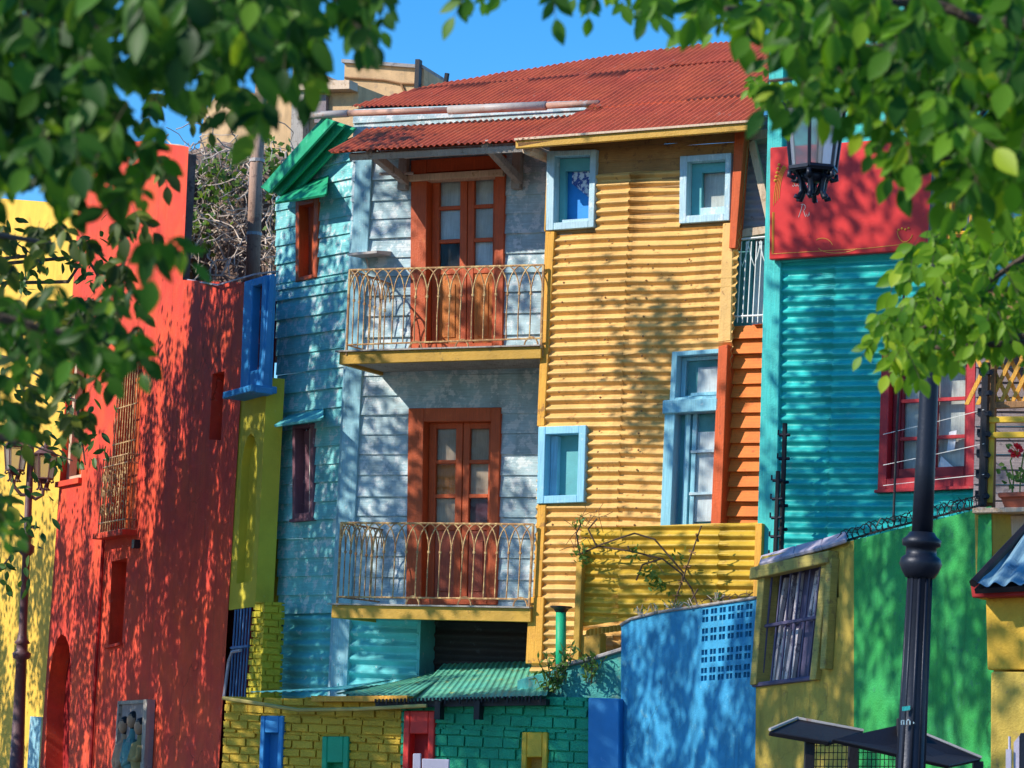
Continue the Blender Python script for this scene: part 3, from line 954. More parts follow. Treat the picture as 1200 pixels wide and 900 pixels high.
def slab(TLp, TRp, BRp, BLp):
    q = Quad(WF, TLp, TRp, BRp, BLp)
    w = MB(); qp(w, q, 0, 1, 0, .9, -.05, 0)
    L0, L1 = q(0, 0), q(0, .9)
    w.hexa([WF.pt(L0[0], L0[1], -.052), WF.pt(L0[0], L1[1], -.052), WF.pt(L0[0], L1[1], -SLD), WF.pt(L0[0], L0[1], -SLD)],
           [WF.pt(L0[0] + .05, L0[1], -.052), WF.pt(L0[0] + .05, L1[1], -.052), WF.pt(L0[0] + .05, L1[1], -SLD), WF.pt(L0[0] + .05, L0[1], -SLD)])
    p = part('balcony', w, M['mustard'], tq, bevel=.006)
    w = MB()
    w.hexa([WF.pt(*q(-.015, .9), .04), WF.pt(*q(1, .9), .04), WF.pt(*q(1, 1), .04), WF.pt(*q(-.015, 1), .04)],
           [WF.pt(*q(-.015, .9), -SLD), WF.pt(*q(1, .9), -SLD), WF.pt(*q(1, 1), -SLD), WF.pt(*q(-.015, 1), -SLD)])
    part('floor', w, M['grey_wood'], p)
    w = MB()
    w.hexa([WF.pt(*q(.02, .25), -.06), WF.pt(*q(1, .25), -.06), WF.pt(*q(1, .85), -.06), WF.pt(*q(.02, .85), -.06)],
           [WF.pt(*q(.02, .25), -SLD + .01), WF.pt(*q(1, .25), -SLD + .01), WF.pt(*q(1, .85), -SLD + .01), WF.pt(*q(.02, .85), -SLD + .01)])
    part('soffit', w, M['grey_wood'], p)
    return p
slab((398, 411), (634, 404), (634, 420), (397, 427))
railing((410, 316), (637, 310), (634, 406), (406, 414), tq)
slab((389, 707), (622, 711), (622, 729), (388, 724))
railing((400, 612), (625, 614), (620, 712), (395, 709), tq)

# lean-to roof over the upper balcony
al = RAD(25)
AWP = WW.off(1.22)
AO = AWP.px(385, 177, 0)
AW = Plane(AO, WW.u, (-WW.n * math.cos(al) + Vector((0, 0, 1)) * math.sin(al)), (WW.n * math.sin(al) + Vector((0, 0, 1)) * math.cos(al)))
w = MB()
corrugated(w, AW, AW.poly([(384, 178), (614, 164), (712, 121), (640, 135), (430, 151)]), period=.082, amp=.013, ridges='down', seed=3, wob=.004)
w.slab([AW.px(388, 178, -.05), AW.px(614, 165, -.05), AW.px(700, 127, -.05), AW.px(432, 152, -.05)], .02)
part('awning', w, M['red_roof'], tq)
w = MB()
a0_, b0_ = AW.at(392, 178)
w.box(AW, a0_ + .1, AW.at(612, 165)[0], .10, .19, -.16, -.075)
for px0, py0, px1, py1 in ((432, 177, 476, 213), (568, 168, 609, 212)):
    A = AWP.px(px0, py0, -.12); Bq = WW.px(px1, py1, .08)
    t = (Bq - A).normalized(); sd_ = WW.u * .045; up = t.cross(WW.u).normalized() * .05
    w.hexa([A - sd_ - up, A + sd_ - up, A + sd_ + up, A - sd_ + up], [Bq - sd_ - up, Bq + sd_ - up, Bq + sd_ + up, Bq - sd_ + up])
    a1, b1 = WW.at(px1, py1)
    w.box(WW, a1 - .06, a1 + .06, b1 - .12, b1 + .45, .03, .13)
part('awning_bracket', w, M['grey_wood'], tq, bevel=.006)
w = MB()
w.tube([WW.px(445, 204, .25), WW.px(484, 203, .2), WW.px(484, 203, .0)], .02, 6)
part('conduit', w, M['galv'], tq); w = MB()
w.tube([WW.px(420, 188, .03), WW.px(427, 240, .03), WW.px(424, 290, .03), WW.px(430, 305, .05), WW.px(432, 320, .03)], .014, 5)
part('conduit', w, M['galv'], tq); w = MB()
w.tube([WW.px(474, 184, 1.0), WW.px(600, 176, 1.0)], .022, 6)
part('conduit', w, M['galv'], tq)
w = MB()
a1, b1 = WW.at(425, 303)
w.hexa([WW.pt(a1, b1, 0), WW.pt(a1 + .42, b1 + .02, 0), WW.pt(a1 + .42, b1 + .08, 0), WW.pt(a1, b1 + .06, 0)],
       [WW.pt(a1, b1 - .03, .42), WW.pt(a1 + .42, b1 - .01, .42), WW.pt(a1 + .42, b1 + .02, .42), WW.pt(a1, b1, .42)])
part('wall_shelf', w, M['galv'], tq)
# gutter of the upper roof
w = MB()
GP = WW.off(.22)
w.tube([GP.px(408, 133), GP.px(526, 129)], .042, 8)
part('gutter', w, M['rusty_gutter'], tq, smooth=True)
w = MB()
w.tube([GP.px(640, 124), GP.px(702, 121)], .042, 8)
part('gutter', w, M['rusty_gutter'], tq, smooth=True)
w = MB(); w.tube([GP.px(526, 129), GP.px(640, 124)], .058, 10)
part('gutter', w, M['galv'], tq, smooth=True, label='pale galvanised length of gutter')
w = MB(); w.tube([GP.px(350, 136), GP.px(408, 133)], .05, 8)
part('gutter', w, M['galv'], tq, smooth=True, label='pale galvanised length of gutter')

# ------------------------------------------------------------------ yellow house
yh = thing('yellow_house', 'yellow corrugated iron house with pale blue windows under a red tin roof', 'house', base_of(YW, 760, 700))
q1 = Quad(YW, (643, 178), (701, 176), (698, 267), (642, 271))
q2 = Quad(YW, (799, 184), (859, 180), (857, 259), (798, 263))
q3 = Quad(YW, (634, 501), (690, 499), (687, 589), (632, 591))
q4 = Quad(YW, (790, 413), (849, 409), (845, 470), (787, 473))
q5 = Quad(YW, (782, 470), (846, 467), (840, 622), (776, 624))
ot = YW.poly([(622, 775), (775, 775), (779, 640), (844, 640), (856, 400), (868, 264), (797, 270), (799, 263), (640, 272), (700, 272), (700, 198)])
ot = YW.poly([(622, 790), (790, 790), (842, 640), (868, 262), (798, 265), (798, 196), (700, 204), (699, 272), (642, 275)])
hl = [q3.hole(), q4.hole(), q5.hole()]
w = MB(); corrugated(w, YW, ot, hl, period=.107, amp=.026, seed=8, sheet_w=1.7, wob=.035, dent=.022)
part('front_wall', w, M['yellow_metal'], yh)
def nails(P, x_list, y0, y1, n, parent, d=.03):
    for x in x_list:
        for k in range(n):
            t = (k + random.uniform(-.15, .15)) / max(1, n - 1)
            y = y0 + (y1 - y0) * t
            if (y > 395 and x > 770) or (485 < y < 605 and x < 680): continue
            w = MB(); w.blob(P.px(x + (450 - y) * .045 + random.uniform(-1.5, 1.5), y, d), (.013, .013, .013), 6, 4); part('nail_head', w, M['brown_wood'], parent)
nails(YW, (655, 705, 752, 800), 285, 640, 17, yh)
w = MB()
pl = YW.poly([(640, 275), (868, 262), (880, 140), (644, 160)])
lo_ = pl[0][1]
clapboards(w, YW, [(pl[0][0], lo_), (pl[1][0], lo_), (pl[2][0], pl[2][1] + .1), (pl[3][0], pl[3][1] + .1)], [q1.hole(), q2.hole()], .17, d=-.03, seed=31, lip=.015)
part('top_planks', w, M['ochre_plank'], yh)
w = MB()
def strip(P, px4, d0, d1): w.prism(P, P.poly(px4), d0, d1)
strip(YW, [(641, 272), (652, 272), (640, 500), (631, 500)], -.1, .045)
strip(YW, [(643, 178), (647, 178), (641, 272), (639, 272)], -.1, .04)
strip(YW, [(632, 591), (642, 591), (636, 700), (626, 700)], -.1, .045)
strip(YW, [(622, 700), (640, 700), (637, 778), (618, 778)], -.1, .05)
part('corner_board', w, M['yellow_wood'], yh, bevel=.008)
w = MB()
strip(YW, [(848, 262), (861, 261), (858, 400), (842, 402)], -.02, .03)
part('flashing', w, M['yellow_metal'], yh, bevel=.012)
w = MB(); strip(YW, [(864, 150), (876, 149), (865, 292), (857, 292)], -.1, .07)
part('orange_corner_post', w, M['orange_post'], yh, bevel=.006)
w = MB()
a0_ = YW.at(640, 500)[0] + .08; a1_ = YW.at(850, 500)[0]
zz0 = YW.at(700, 640)[1]
body(w, YW, a0_, a1_ - .12, 0, YW.at(750, 175)[1], -.32, -4.2)
part('wall_backing', w, M['brown_wood'], yh)
# windows
p_ = window_on(q1, yh, M['window_blue'], .16, .12, .07, .09, -.16, .055, inner=(.12, .07, .16, .05, -.15, -.08, M['teal_inner']), back='bright_blue', backd=-.19)
w = MB(); w.prism(YW, [q1(.36, .83), q1(.84, .83), q1(.82, .55), q1(.70, .44), q1(.36, .62)], -.185, -.16)
part('cloth', w, M['pattern_cloth'], p_)
w = MB(); qp(w, q1, .3, .88, .09, .13, -.12, .0); part('sill', w, M['window_blue'], p_)
p_ = window_on(q2, yh, M['window_blue'], .14, .11, .09, .11, -.16, .055, inner=(.2, .05, .14, .12, -.15, -.08, M['teal_inner']), back='curtain_grey', backd=-.18, glass_d=-.11)
w = MB(); qp(w, q2, .34, .86, .11, .24, -.14, -.06); part('shutter', w, M['window_blue'], p_)
p_ = window_on(q3, yh, M['window_blue_clean'], .15, .15, .10, .10, -.12, .07, back='teal_inner', backd=-.15)
w = MB(); qp(w, q3, .16, .30, .11, .89, -.15, -.07); part('sash', w, M['window_blue_clean'], p_)
p_ = window_on(q4, yh, M['door_blue'], .11, .03, .09, .10, -.15, .06, inner=(.09, .03, .07, .05, -.14, -.07, M['door_blue']), back='teal_inner', backd=-.14, glass_d=-.085, name='transom_window')
w = MB(); qp(w, q4, .42, 1, .2, .70, -.125, -.112); part('curtain', w, M['curtain_white'], p_)
w = MB(); qp(w, q4, .34, 1, .14, .20, -.13, -.05); part('ledge', w, M['door_blue'], p_)
w = MB(); qring(w, q5, .19, .0, .0, .0, -.16, .06); 
p_ = part('blue_door', w, M['door_blue'], yh, bevel=.006)
w = MB(); w.prism(YW, [q5(-.02, .895), q5(1, .90), q5(1, 1.0), q5(-.02, 1.0)], -.12, .10)
part('lintel', w, M['door_blue'], p_, bevel=.01)
w = MB(); qp(w, q5, .30, .40, 0, .9, -.15, -.06); qp(w, q5, .44, .52, 0, .9, -.13, -.06); part('sash', w, M['door_blue'], p_, bevel=.004)
w = MB(); qp(w, q5, .1, 1, -.0, .95, -.16, -.13); part('inside', w, M['teal_inner'], p_)
w = MB()
for t in (.28, .60):
    w = MB(); qp(w, q5, .44, 1, t, t + .02, -.12, -.04); part('glazing_bar', w, M['window_blue'], p_)
w = MB(); qp(w, q5, .5, .99, .08, .76, -.115, -.10); part('curtain', w, M['curtain_white'], p_)
w = MB(); qp(w, q5, .52, 1, .01, .9, -.085, -.08); part('pane', w, M['glass'], p_)
# orange side bay
OB = YW.off(-.12)
w = MB(); clapboards(w, OB, OB.poly([(838, 640), (905, 640), (908, 380), (852, 383)]), (), .168, d=0, lip=.07, seed=41)
part('orange_bay', w, M['orange_boards'], yh)
w = MB(); strip(YW, [(846, 407), (857, 405), (848, 640), (836, 640)], -.2, .10)
part('orange_trim', w, M['orange_post'], yh, bevel=.006)
# recess above the orange bay
w = MB(); corrugated(w, YW.off(-.34), YW.off(-.34).poly([(860, 300), (930, 300), (930, 130), (862, 140)]), period=.10, amp=.015, seed=5)
part('recess_sheet', w, M['lilac_metal'], yh)
w = MB(); RB = YW.off(-.30)
w.prism(RB, RB.poly([(858, 395), (880, 395), (884, 270), (862, 270)]), -.04, 0)
part('recess_board', w, M['teal_inner'], yh)
w = MB(); w.prism(RB, RB.poly([(880, 385), (905, 385), (908, 286), (886, 288)]), -.05, .0)
part('recess_door', w, M['curtain_white'], yh)
w = MB(); RF = YW.off(-.08)
w.prism(RF, RF.poly([(861, 279), (905, 272), (905, 264), (872, 268)]), -.3, .0)
w.slab([RF.px(876, 166), RF.px(884, 164), RF.px(905, 258), RF.px(898, 262)], .06)
w.prism(RF, RF.poly([(874, 165), (910, 160), (910, 150), (874, 154)]), -.3, .0)
part('recess_beam', w, M['bleached_wood'], yh)
w = MB()
for x in (866, 872, 878, 884, 890, 896):
    w.tube([RF.px(x - 2, 378), RF.px(x + 3, 283)], .008, 5)
w.tube([RF.px(862, 281), RF.px(905, 277)], .014, 5); w.tube([RF.px(858, 371), RF.px(905, 369)], .012, 5)
for x in (870, 884, 898):
    w.tube([RF.px(x - 8, 283), RF.px(x - 4, 300), RF.px(x, 312), RF.px(x + 4, 300), RF.px(x + 8, 282)], .008, 5)
part('railing', w, M['rail_white'], yh)
# big roof
ar = RAD(27)
EP = YW.off(.5)
EO = EP.px(606, 163, 0)
RP = Plane(EO, YW.u, (-YW.n * math.cos(ar) + Vector((0, 0, 1)) * math.sin(ar)), (YW.n * math.sin(ar) + Vector((0, 0, 1)) * math.cos(ar)))
rp = RP.poly([(606, 164), (890, 141), (912, 46), (830, 50), (690, 69), (505, 99), (410, 126), (704, 120)])
w = MB(); corrugated(w, RP, rp, period=.082, amp=.013, ridges='down', seed=13, wob=.004, res=6, dent=.012, sheet_w=1.9)
for i in range(26):                                       # laps and loose ridge pieces
    pass
part('roof', w, M['red_roof'], yh)
w = MB()
w.prism(RP, rp, -.09, -.04)
part('roof_deck', w, M['brown_wood'], yh)
w = MB()
fp = EP.poly([(604, 165), (884, 143), (884, 152), (604, 174)])
w.prism(EP, fp, -.06, .0)
part('fascia', w, M['mustard'], yh, bevel=.006)
w = MB(); fp = EP.poly([(604, 162.5), (888, 140.5), (888, 143), (604, 165)]); w.prism(EP, fp, -.03, .03)
part('eave_strip', w, M['bleached_wood'], yh)
w = MB(); c_ = EP.px(618, 174, -.15); w.tube([c_, c_ - YW.n * 1.0], .075, 10)
part('rafter_end', w, M['bleached_wood'], yh)
w = MB()
w.slab([EP.px(606, 172, -.07), EP.px(884, 151, -.07), YW.px(882, 146, -.02), YW.px(640, 163, -.02)], .02)
part('soffit', w, M['ochre_plank'], yh)

# yellow sheet fence in front of the foot of the yellow house
fn = thing('sheet_fence', 'low mustard yellow corrugated sheet fence below the blue door', 'fence', base_of(YW.off(.4), 780, 740))
FP = YW.off(.40)
w = MB(); corrugated(w, FP, FP.poly([(681, 735), (895, 700), (893, 612), (681, 619)]), period=.112, amp=.024, seed=15, sheet_w=1.25, wob=.02, dent=.01)
part('sheets', w, M['olive_metal'], fn)
w = MB(); w.prism(FP, FP.poly([(676, 778), (683, 778), (688, 640), (681, 640)]), .02, .11)
part('post', w, M['mustard'], fn, bevel=.005)
w = MB(); w.prism(FP, FP.poly([(886, 700), (894, 700), (897, 614), (889, 614)]), .0, .09)
part('post', w, M['yellow_wood'], fn, bevel=.005)
w = MB(); corrugated(w, FP.off(.2), FP.off(.2).poly([(683, 746), (735, 738), (735, 731), (690, 737)]), period=.05, amp=.02, ridges='down', seed=2, wob=0, dent=0)
part('little_roof', w, M['mustard'], fn)
w = MB(); w.prism(FP, FP.poly([(676, 790), (706, 790), (706, 742), (680, 745)]), -.1, .06)
part('foot_wall', w, M['mustard'], fn, bevel=.01)

# ------------------------------------------------------------------ teal house
th = thing('teal_house', 'teal green corrugated house with a crimson window at the right', 'house', base_of(TL, 1000, 650))
q_cr = Quad(TL, (1036, 414), (1146, 408), (1144, 570), (1031, 575))
ot = TL.poly([(888, 700), (1158, 700), (1162, 268), (917, 290)])
w = MB(); corrugated(w, TL, ot, [q_cr.hole(.05)], period=.122, amp=.025, seed=18, sheet_w=1.45, wob=.02, dent=.008)
part('front_wall', w, M['teal_metal'], th)
w = MB(); pt_ = TL.poly([(889, 660), (912, 660), (921, 60), (904, 60)])
w.prism(TL, pt_, -.15, .06)
w.prism(TL, TL.poly([(912, 296), (1062, 287), (1062, 297), (912, 309)]), .0, .05)
part('corner_post', w, M['teal_wood'], th, bevel=.008)
w = MB(); flat_wall(w, TL, TL.poly([(912, 300), (1150, 290), (1150, -40), (905, -40)]), (), -.03)
part('upper_wall', w, M['teal_wood'], th)
w = MB(); body(w, TL, TL.at(905, 400)[0] + .05, TL.at(1145, 400)[0] - .1, 0, TL.at(1000, 60)[1], -.45, -4)
part('wall_backing', w, M['teal_wood'], th)
w = MB(); w.prism(TL, TL.poly([(981, 197), (1012, 188), (1012, 166), (1004, 160), (990, 170), (981, 180)]), .0, .04)
part('painted_wave', w, M['sign_blue'], th)
p_ = window_on(q_cr, th, M['crimson'], .09, .09, .06, .08, -.12, .07, inner=(.08, .05, .03, .07, -.13, -.05, M['crimson_dark']), back='curtain_grey', backd=-.19, glass_d=-.11,
          bars=((.50, .56, .08, .94, -.13, -.05), (.17, .86, .36, .385, -.12, -.06), (.17, .86, .635, .66, -.12, -.06)))
w = MB(); qp(w, q_cr, .09, .2, .08, .94, -.13, -.08); part('shutter', w, M['crimson_dark'], p_)
w = MB(); w.prism(TL, [q_cr(.66, .26), q_cr(.74, .28), q_cr(.76, .42), q_cr(.68, .41)], -.10, -.095); part('notice', w, M['curtain_white'], p_)
w = MB(); w.prism(TL, [q_cr(.60, .24), q_cr(.76, .135), q_cr(.56, .135)], -.105, -.10); part('notice', w, M['curtain_white'], p_)
w = MB(); qp(w, q_cr, -.02, 1.02, -.02, .0, -.02, .11); part('sill', w, M['crimson'], p_)
# small balcony at the right, half behind the leaves
w = MB()
BP = TL.off(.7)
w.hexa([BP.px(1096, 286), BP.px(1165, 276), BP.px(1165, 286), BP.px(1096, 300)], [TL.px(1096, 288, .0), TL.px(1165, 280, .0), TL.px(1165, 290, .0), TL.px(1096, 302, .0)])
p_ = part('balcony', w, M['bleached_wood'], th)
w = MB()
for x in (1113, 1137, 1154): w.tube([BP.px(x, 280), BP.px(x + 2, 225)], .018, 6)
w.tube([BP.px(1100, 274), BP.px(1168, 271)], .02, 6); w.tube([BP.px(1102, 227), BP.px(1168, 222)], .02, 6)
part('railing', w, M['gold'], p_)
w = MB(); w.prism(TL, TL.poly([(1106, 288), (1128, 286), (1130, 205), (1108, 207)]), 0, .05); part('shutter', w, M['orange_post'], p_)
w = MB(); w.prism(TL, TL.poly([(1132, 286), (1156, 284), (1156, 205), (1132, 206)]), 0, .03); part('opening', w, M['bar_violet'], p_)

# red fascia sign
sg = thing('shop_sign', 'large glossy red painted sign board with gold line work on the teal house', 'sign', TL.px(908, 307, .1))
q_sg = Quad(TL, (909, 176), (1100, 163), (1098, 295), (908, 307))
w = MB(); qp(w, q_sg, 0, 1, 0, 1, .08, .16); part('board', w, M['sign_red'], sg, bevel=.01)
w = MB()
def line(pts, r=.008):
    r *= .65
    w.tube([TL.pt(*q_sg(s, t), .163) for s, t in pts], r, 4)
def arc(cs, ct, rs, rt, a0, a1, n=10):
    return [(cs + rs * math.cos(RAD(a0 + (a1 - a0) * k / n)), ct + rt * math.sin(RAD(a0 + (a1 - a0) * k / n))) for k in range(n + 1)]
line([(.02, .05), (.021, .42)], .012); line([(.028, .06), (.029, .42)], .006)
line([(.02, .05), (.6, .045), (.82, .06)], .006)
for k in range(4): line(arc(.13, .48 + .02 * k, .105 - .012 * k, .38 - .03 * k, 180, 112), .007)
for k in range(5): w.blob(TL.pt(*q_sg(.035 + .006 * k, .70 + .035 * k), .165), .018, 6, 4)
for k in range(3): line(arc(.20 + .02 * k, .62, .05, .2, 170, 100), .006)
line(arc(.44, .10, .14, .08, 200, 320), .006); line(arc(.84, .2, .05, .12, 190, 330), .007)
for k in range(4): w.blob(TL.pt(*q_sg(.80 + .02 * k, .19 + .01 * (k % 2)), .165), .014, 6, 4)
line(arc(.33, .06, .07, .1, 20, 120), .006)
part('gold_scrolls', w, M['gold'], sg)
w = MB()
line([(.183, .36), (.20, .43), (.206, .47)], .007); line(arc(.207, .445, .018, .03, 120, -60), .006); line([(.214, .415), (.222, .38), (.228, .36)], .006)
line(arc(.240, .385, .006, .022, 180, 360), .005); line([(.249, .40), (.250, .37)], .005)
part('lettering', w, M['pale_lettering'], sg); w = MB()
for k in range(9):
    line(arc(.15 + .016 * k, .655, .007, .018, 200, 380, 6), .005)
part('lettering', w, M['pale_lettering'], sg)

# ------------------------------------------------------------------ garden wall: blue, olive and green
bl = thing('blue_wall', 'bright blue garden wall with pierced breeze blocks at its top', 'wall', base_of(GW, 800, 860))
qv = Quad(GW, (822, 712), (884, 704), (880, 796), (820, 801))
ot = GW.poly([(727, 1000), (884, 1000), (887, 702), (820, 712), (772, 719), (740, 727), (728, 734)])
w = MB()
holes = []
for r in range(4):
    for c in range(6):
        for sub in (0, 1):
            s0 = c / 6 + (.02 if sub == 0 else .085)
            tb = (0.03, .27, .55, .80)[r]
            holes.append(qv.rect(s0, s0 + .052, tb, tb + .07)); holes.append(qv.rect(s0, s0 + .052, tb + .10, tb + .17))
flat_wall(w, GW, ot, holes, 0, .09)
part('wall', w, M['sky_blue_wall'], bl)
w = MB(); body(w, GW, ot[0][0] + .02, ot[1][0], 0, GW.at(735, 735)[1] - .02, -.11, -.22); 
w.box(GW, GW.at(775, 760)[0], ot[1][0], .5, GW.at(775, 724)[1], -.11, -.2)
w.box(GW, GW.at(820, 760)[0], ot[1][0], .5, GW.at(822, 714)[1] - .01, -.11, -.2)
part('wall_backing', w, M['bright_blue'], bl)
w = MB()
tp = [(728, 734), (740, 727), (772, 719), (820, 712), (887, 702)]
for p, q in zip(tp, tp[1:]):
    A, Bq = GW.at(*p), GW.at(*q)
    w.prism(GW, [A, Bq, (Bq[0], Bq[1] + .03), (A[0], A[1] + .03)], -.2, .03)
part('coping', w, M['old_cement'], bl, bevel=.01)

gw = thing('olive_and_green_wall', 'garden wall painted olive then green with a barred wooden window', 'wall', base_of(GW, 1000, 860))
q_ow = Quad(GW, (896, 664), (978, 646), (962, 797), (885, 803))
ot = GW.poly([(884, 1000), (1001, 1000), (1001, 633), (985, 636), (893, 652), (887, 665)])
w = MB(); flat_wall(w, GW, ot, [q_ow.rect(.03, .97, .02, .97), GW.poly([(975, 700), (983, 700), (982, 655), (976, 655)])], 0, .2)
part('olive_wall', w, M['olive_wall'], gw)
w = MB(); ot2 = GW.poly([(1001, 1000), (1168, 1000), (1162, 593), (1001, 633)])
flat_wall(w, GW, ot2, (), .004)
part('green_wall', w, M['green_wall'], gw)
w = MB(); body(w, GW, ot[0][0] + .02, ot2[1][0] - .02, 0, GW.at(900, 655)[1] - .05, -.3, -.4)
w.prism(GW, [(ot2[0][0], .5), (ot2[1][0] - .02, .5), (ot2[2][0] - .02, ot2[2][1] - .02), (ot2[3][0], ot2[3][1] - .02)], -.29, -.02)
part('wall_backing', w, M['olive_wall'], gw)
w = MB()
for (x0, y0), (x1, y1) in (((889, 660), (930, 648)), ((930, 648), (962, 640)), ((962, 640), (990, 631))):
    A = GW.px(x0, y0, .1); Bq = GW.px(x1, y1, .1); C = GW.px(x1 + 2, y1 - 9, -.15); D = GW.px(x0 + 2, y0 - 9, -.15)
    w.slab([A, Bq, C, D], .05)
part('stone_coping', w, M['lilac_metal'], gw, bevel=.012)
w = MB()
qring(w, q_ow, .09, .09, .035, .0, -.12, .07)
w.prism(GW, GW.poly([(890, 680), (982, 660), (983, 646), (891, 666)]), 0, .13)
w.prism(GW, GW.poly([(970, 785), (976, 785), (984, 655), (978, 655)]), 0, .10)
p_ = part('window', w, M['olive_wood'], gw, bevel=.008)
w = MB(); qp(w, q_ow, .05, .95, .0, .98, -.22, -.18); part('inside', w, M['bar_violet'], p_)
w = MB()
rnd = random.Random(4)
for row, (t0, t1) in enumerate(((.50, .93), (.03, .5))):
    s = .08
    while s < .9:
        ww = rnd.uniform(.05, .085)
        tl_ = rnd.uniform(-.03, .03) - .04
        hh = rnd.uniform(.86, 1.0)
        if rnd.random() < .66:
            tt = t0 + (t1 - t0) * hh
            w.prism(GW, [q_ow(s, t0), q_ow(s + ww * .55, t0), q_ow(s + ww * .55 - tl_, tt), q_ow(s - tl_, tt)], -.175, -.13)
        s += ww
part('slat_blind', w, M['slat'], p_)
w = MB()
for i in range(7):
    s = .08 + .14 * i
    w.tube([GW.pt(*q_ow(s, .02), -.02), GW.pt(*q_ow(s + .02, .96), -.02)], .012, 5)
w.tube([GW.pt(*q_ow(.03, .49), .0), GW.pt(*q_ow(.95, .50), .0)], .020, 6)
w.tube([GW.pt(*q_ow(.0, .0), .02), GW.pt(*q_ow(.99, .02), .02)], .025, 6)
part('bars', w, M['bar_violet'], p_)

# coils of barbed wire on the garden wall
def coil(name, P, pts, r, turns, label, mat='iron_black', d=-.05):
    w = MB()
    pw = [P.px(x, y, d) for x, y in pts]
    tot = []
    for a, b in zip(pw, pw[1:]):
        n = max(4, int((b - a).length * turns))
        for k in range(n):
            t = k / n
            an = 2 * math.pi * (len(tot) / 9.0)
            c = a.lerp(b, t)
            ax = (b - a).normalized()
            sx = ax.cross(Vector((0, 0, 1))).normalized()
            rr_ = r * random.uniform(.75, 1.25)
            tot.append(c + Vector((0, 0, 1)) * (r * .9 + rr_ * math.sin(an)) + sx * rr_ * math.cos(an))
    w.tube(tot, .006, 4)
    for p in tot[::3]:
        v = Vector((random.uniform(-1, 1), random.uniform(-1, 1), random.uniform(-1, 1))).normalized() * .04
        w.tube([p - v, p + v], .004, 3)
    w.tube(pw, .012, 4)
    return single(name, w, M[mat], label, 'barbed wire')
coil('barbed_wire', GW, [(990, 634), (1030, 622), (1070, 612), (1110, 602), (1150, 592)], .055, 90, 'dark coil of barbed wire along the top of the green wall')
coil('barbed_wire', GW, [(826, 709), (856, 705), (884, 701)], .035, 50, 'rusty coil of barbed wire over the breeze blocks of the blue wall', 'thin_stem')

# iron electric-fence posts
def spiked_post(P, x0, y0, x1, y1, r, label, n=6):
    t = thing('spiked_post', label, 'post', P.px(x0, y0))
    A, Bq = P.px(x0, y0), P.px(x1, y1)
    w = MB(); w.tube([A, Bq], r, 6); part('pole', w, M['iron_black'], t)
    for k in range(n):
        w = MB()
        c = A.lerp(Bq, (k + .5) / n)
        w.tube([c - P.u * (r + .035), c + P.u * (r + .035)], r * .7, 5)
        w.tube([c - P.u * (r + .05) , c - P.u * (r + .05) + Vector((0, 0, .06))], r * .5, 4)
        part('insulator', w, M['iron_dark'], t)
G2 = GW.off(-.15)
spiked_post(TL.off(.35), 915, 662, 920, 496, .028, 'taller black spiked iron post beside the teal corner board')
spiked_post(TL.off(.45), 908, 662, 912, 552, .026, 'shorter black spiked iron post beside the teal corner board', 5)
spiked_post(GW.off(-.1), 1151, 594, 1156, 425, .040, 'thick black spiked iron post at the edge of the crimson window', 7)
w = MB(); P_ = TL.off(.6)
w.tube([P_.px(1047, 612), P_.px(1051, 500), P_.px(1062, 290)], .014, 5)
single('wire_pole', w, M['iron_black'], 'thin upright dark rod crossing the crimson window', 'rod')
for i, (y0, y1, lb) in enumerate(((505, 480, 'upper'), (541, 520, 'middle'), (565, 556, 'lowest'))):
    w = MB(); w.tube([P_.px(1035, y0 + 4), P_.px(1100, (y0 + y1) / 2 + 1), GW.px(1153, y1)], .004, 4)
    single('fence_wire', w, M['rail_white'], f'{lb} thin pale wire strung across the crimson window', 'wire')

# ------------------------------------------------------------------ shed with the low brick wall
sh = thing('brick_shed', 'low brick shed painted yellow and green under a tin roof', 'shed', base_of(SW, 500, 880))
qn = [Quad(SW, (307, 839), (334, 839), (330, 930), (304, 930)), Quad(SW, (379, 863), (410, 863), (408, 940), (377, 940)),
      Quad(SW, (475, 833), (511, 833), (508, 930), (472, 930)), Quad(SW, (613, 858), (643, 858), (641, 940), (611, 940))]
yp = SW.poly([(254, 1000), (468, 1000), (470, 819), (440, 817), (365, 817), (264, 823)])
gp = SW.poly([(468, 1000), (694, 1000), (695, 818), (640, 820), (470, 824)])
w = MB(); bricks(w, SW, yp, [q.rect(0, 1, 0, 1) for q in qn[:2]], bh=.098, bl=.25, seed=7)
part('yellow_brickwork', w, M['shed_yellow'], sh, bevel=.012)
w = MB(); bricks(w, SW, gp, [qn[3].rect(0, 1, 0, 1), qn[2].rect(0, 1, 0, 1)], bh=.125, bl=.25, seed=9)
part('green_brickwork', w, M['shed_green'], sh, bevel=.014)
for q, mf, mi, lb, top in zip(qn, ('blue_frame', 'flat_green', 'flat_red', 'flat_yellow'), ('blue_frame', 'flat_green', 'dark_red', 'mustard'), ('blue', 'green', 'red', 'yellow'), (.26, .40, .28, .36)):
    w = MB(); qring(w, q, .2, .2, top if lb != 'blue' else .22, .05, -.12, .035)
    p_ = part('window', w, M[mf], sh, bevel=.01, label=f'{lb} framed blank window')
    w = MB(); qp(w, q, .0, 1, 0, 1, -.2, -.11); part('niche', w, M[mi], p_)
w = MB(); w.prism(SW, SW.poly([(693, 1000), (731, 1000), (730, 819), (694, 818)]), -.3, .12)
part('blue_pier', w, M['blue_frame'], sh, bevel=.012)
w = MB(); a0_, a1_ = yp[0][0] + .1, gp[1][0]
body(w, SW, a0_, a1_ - .1, 0, yp[2][1] - .05, -.25, -.35)
part('wall_backing', w, M['dark_inside'], sh)
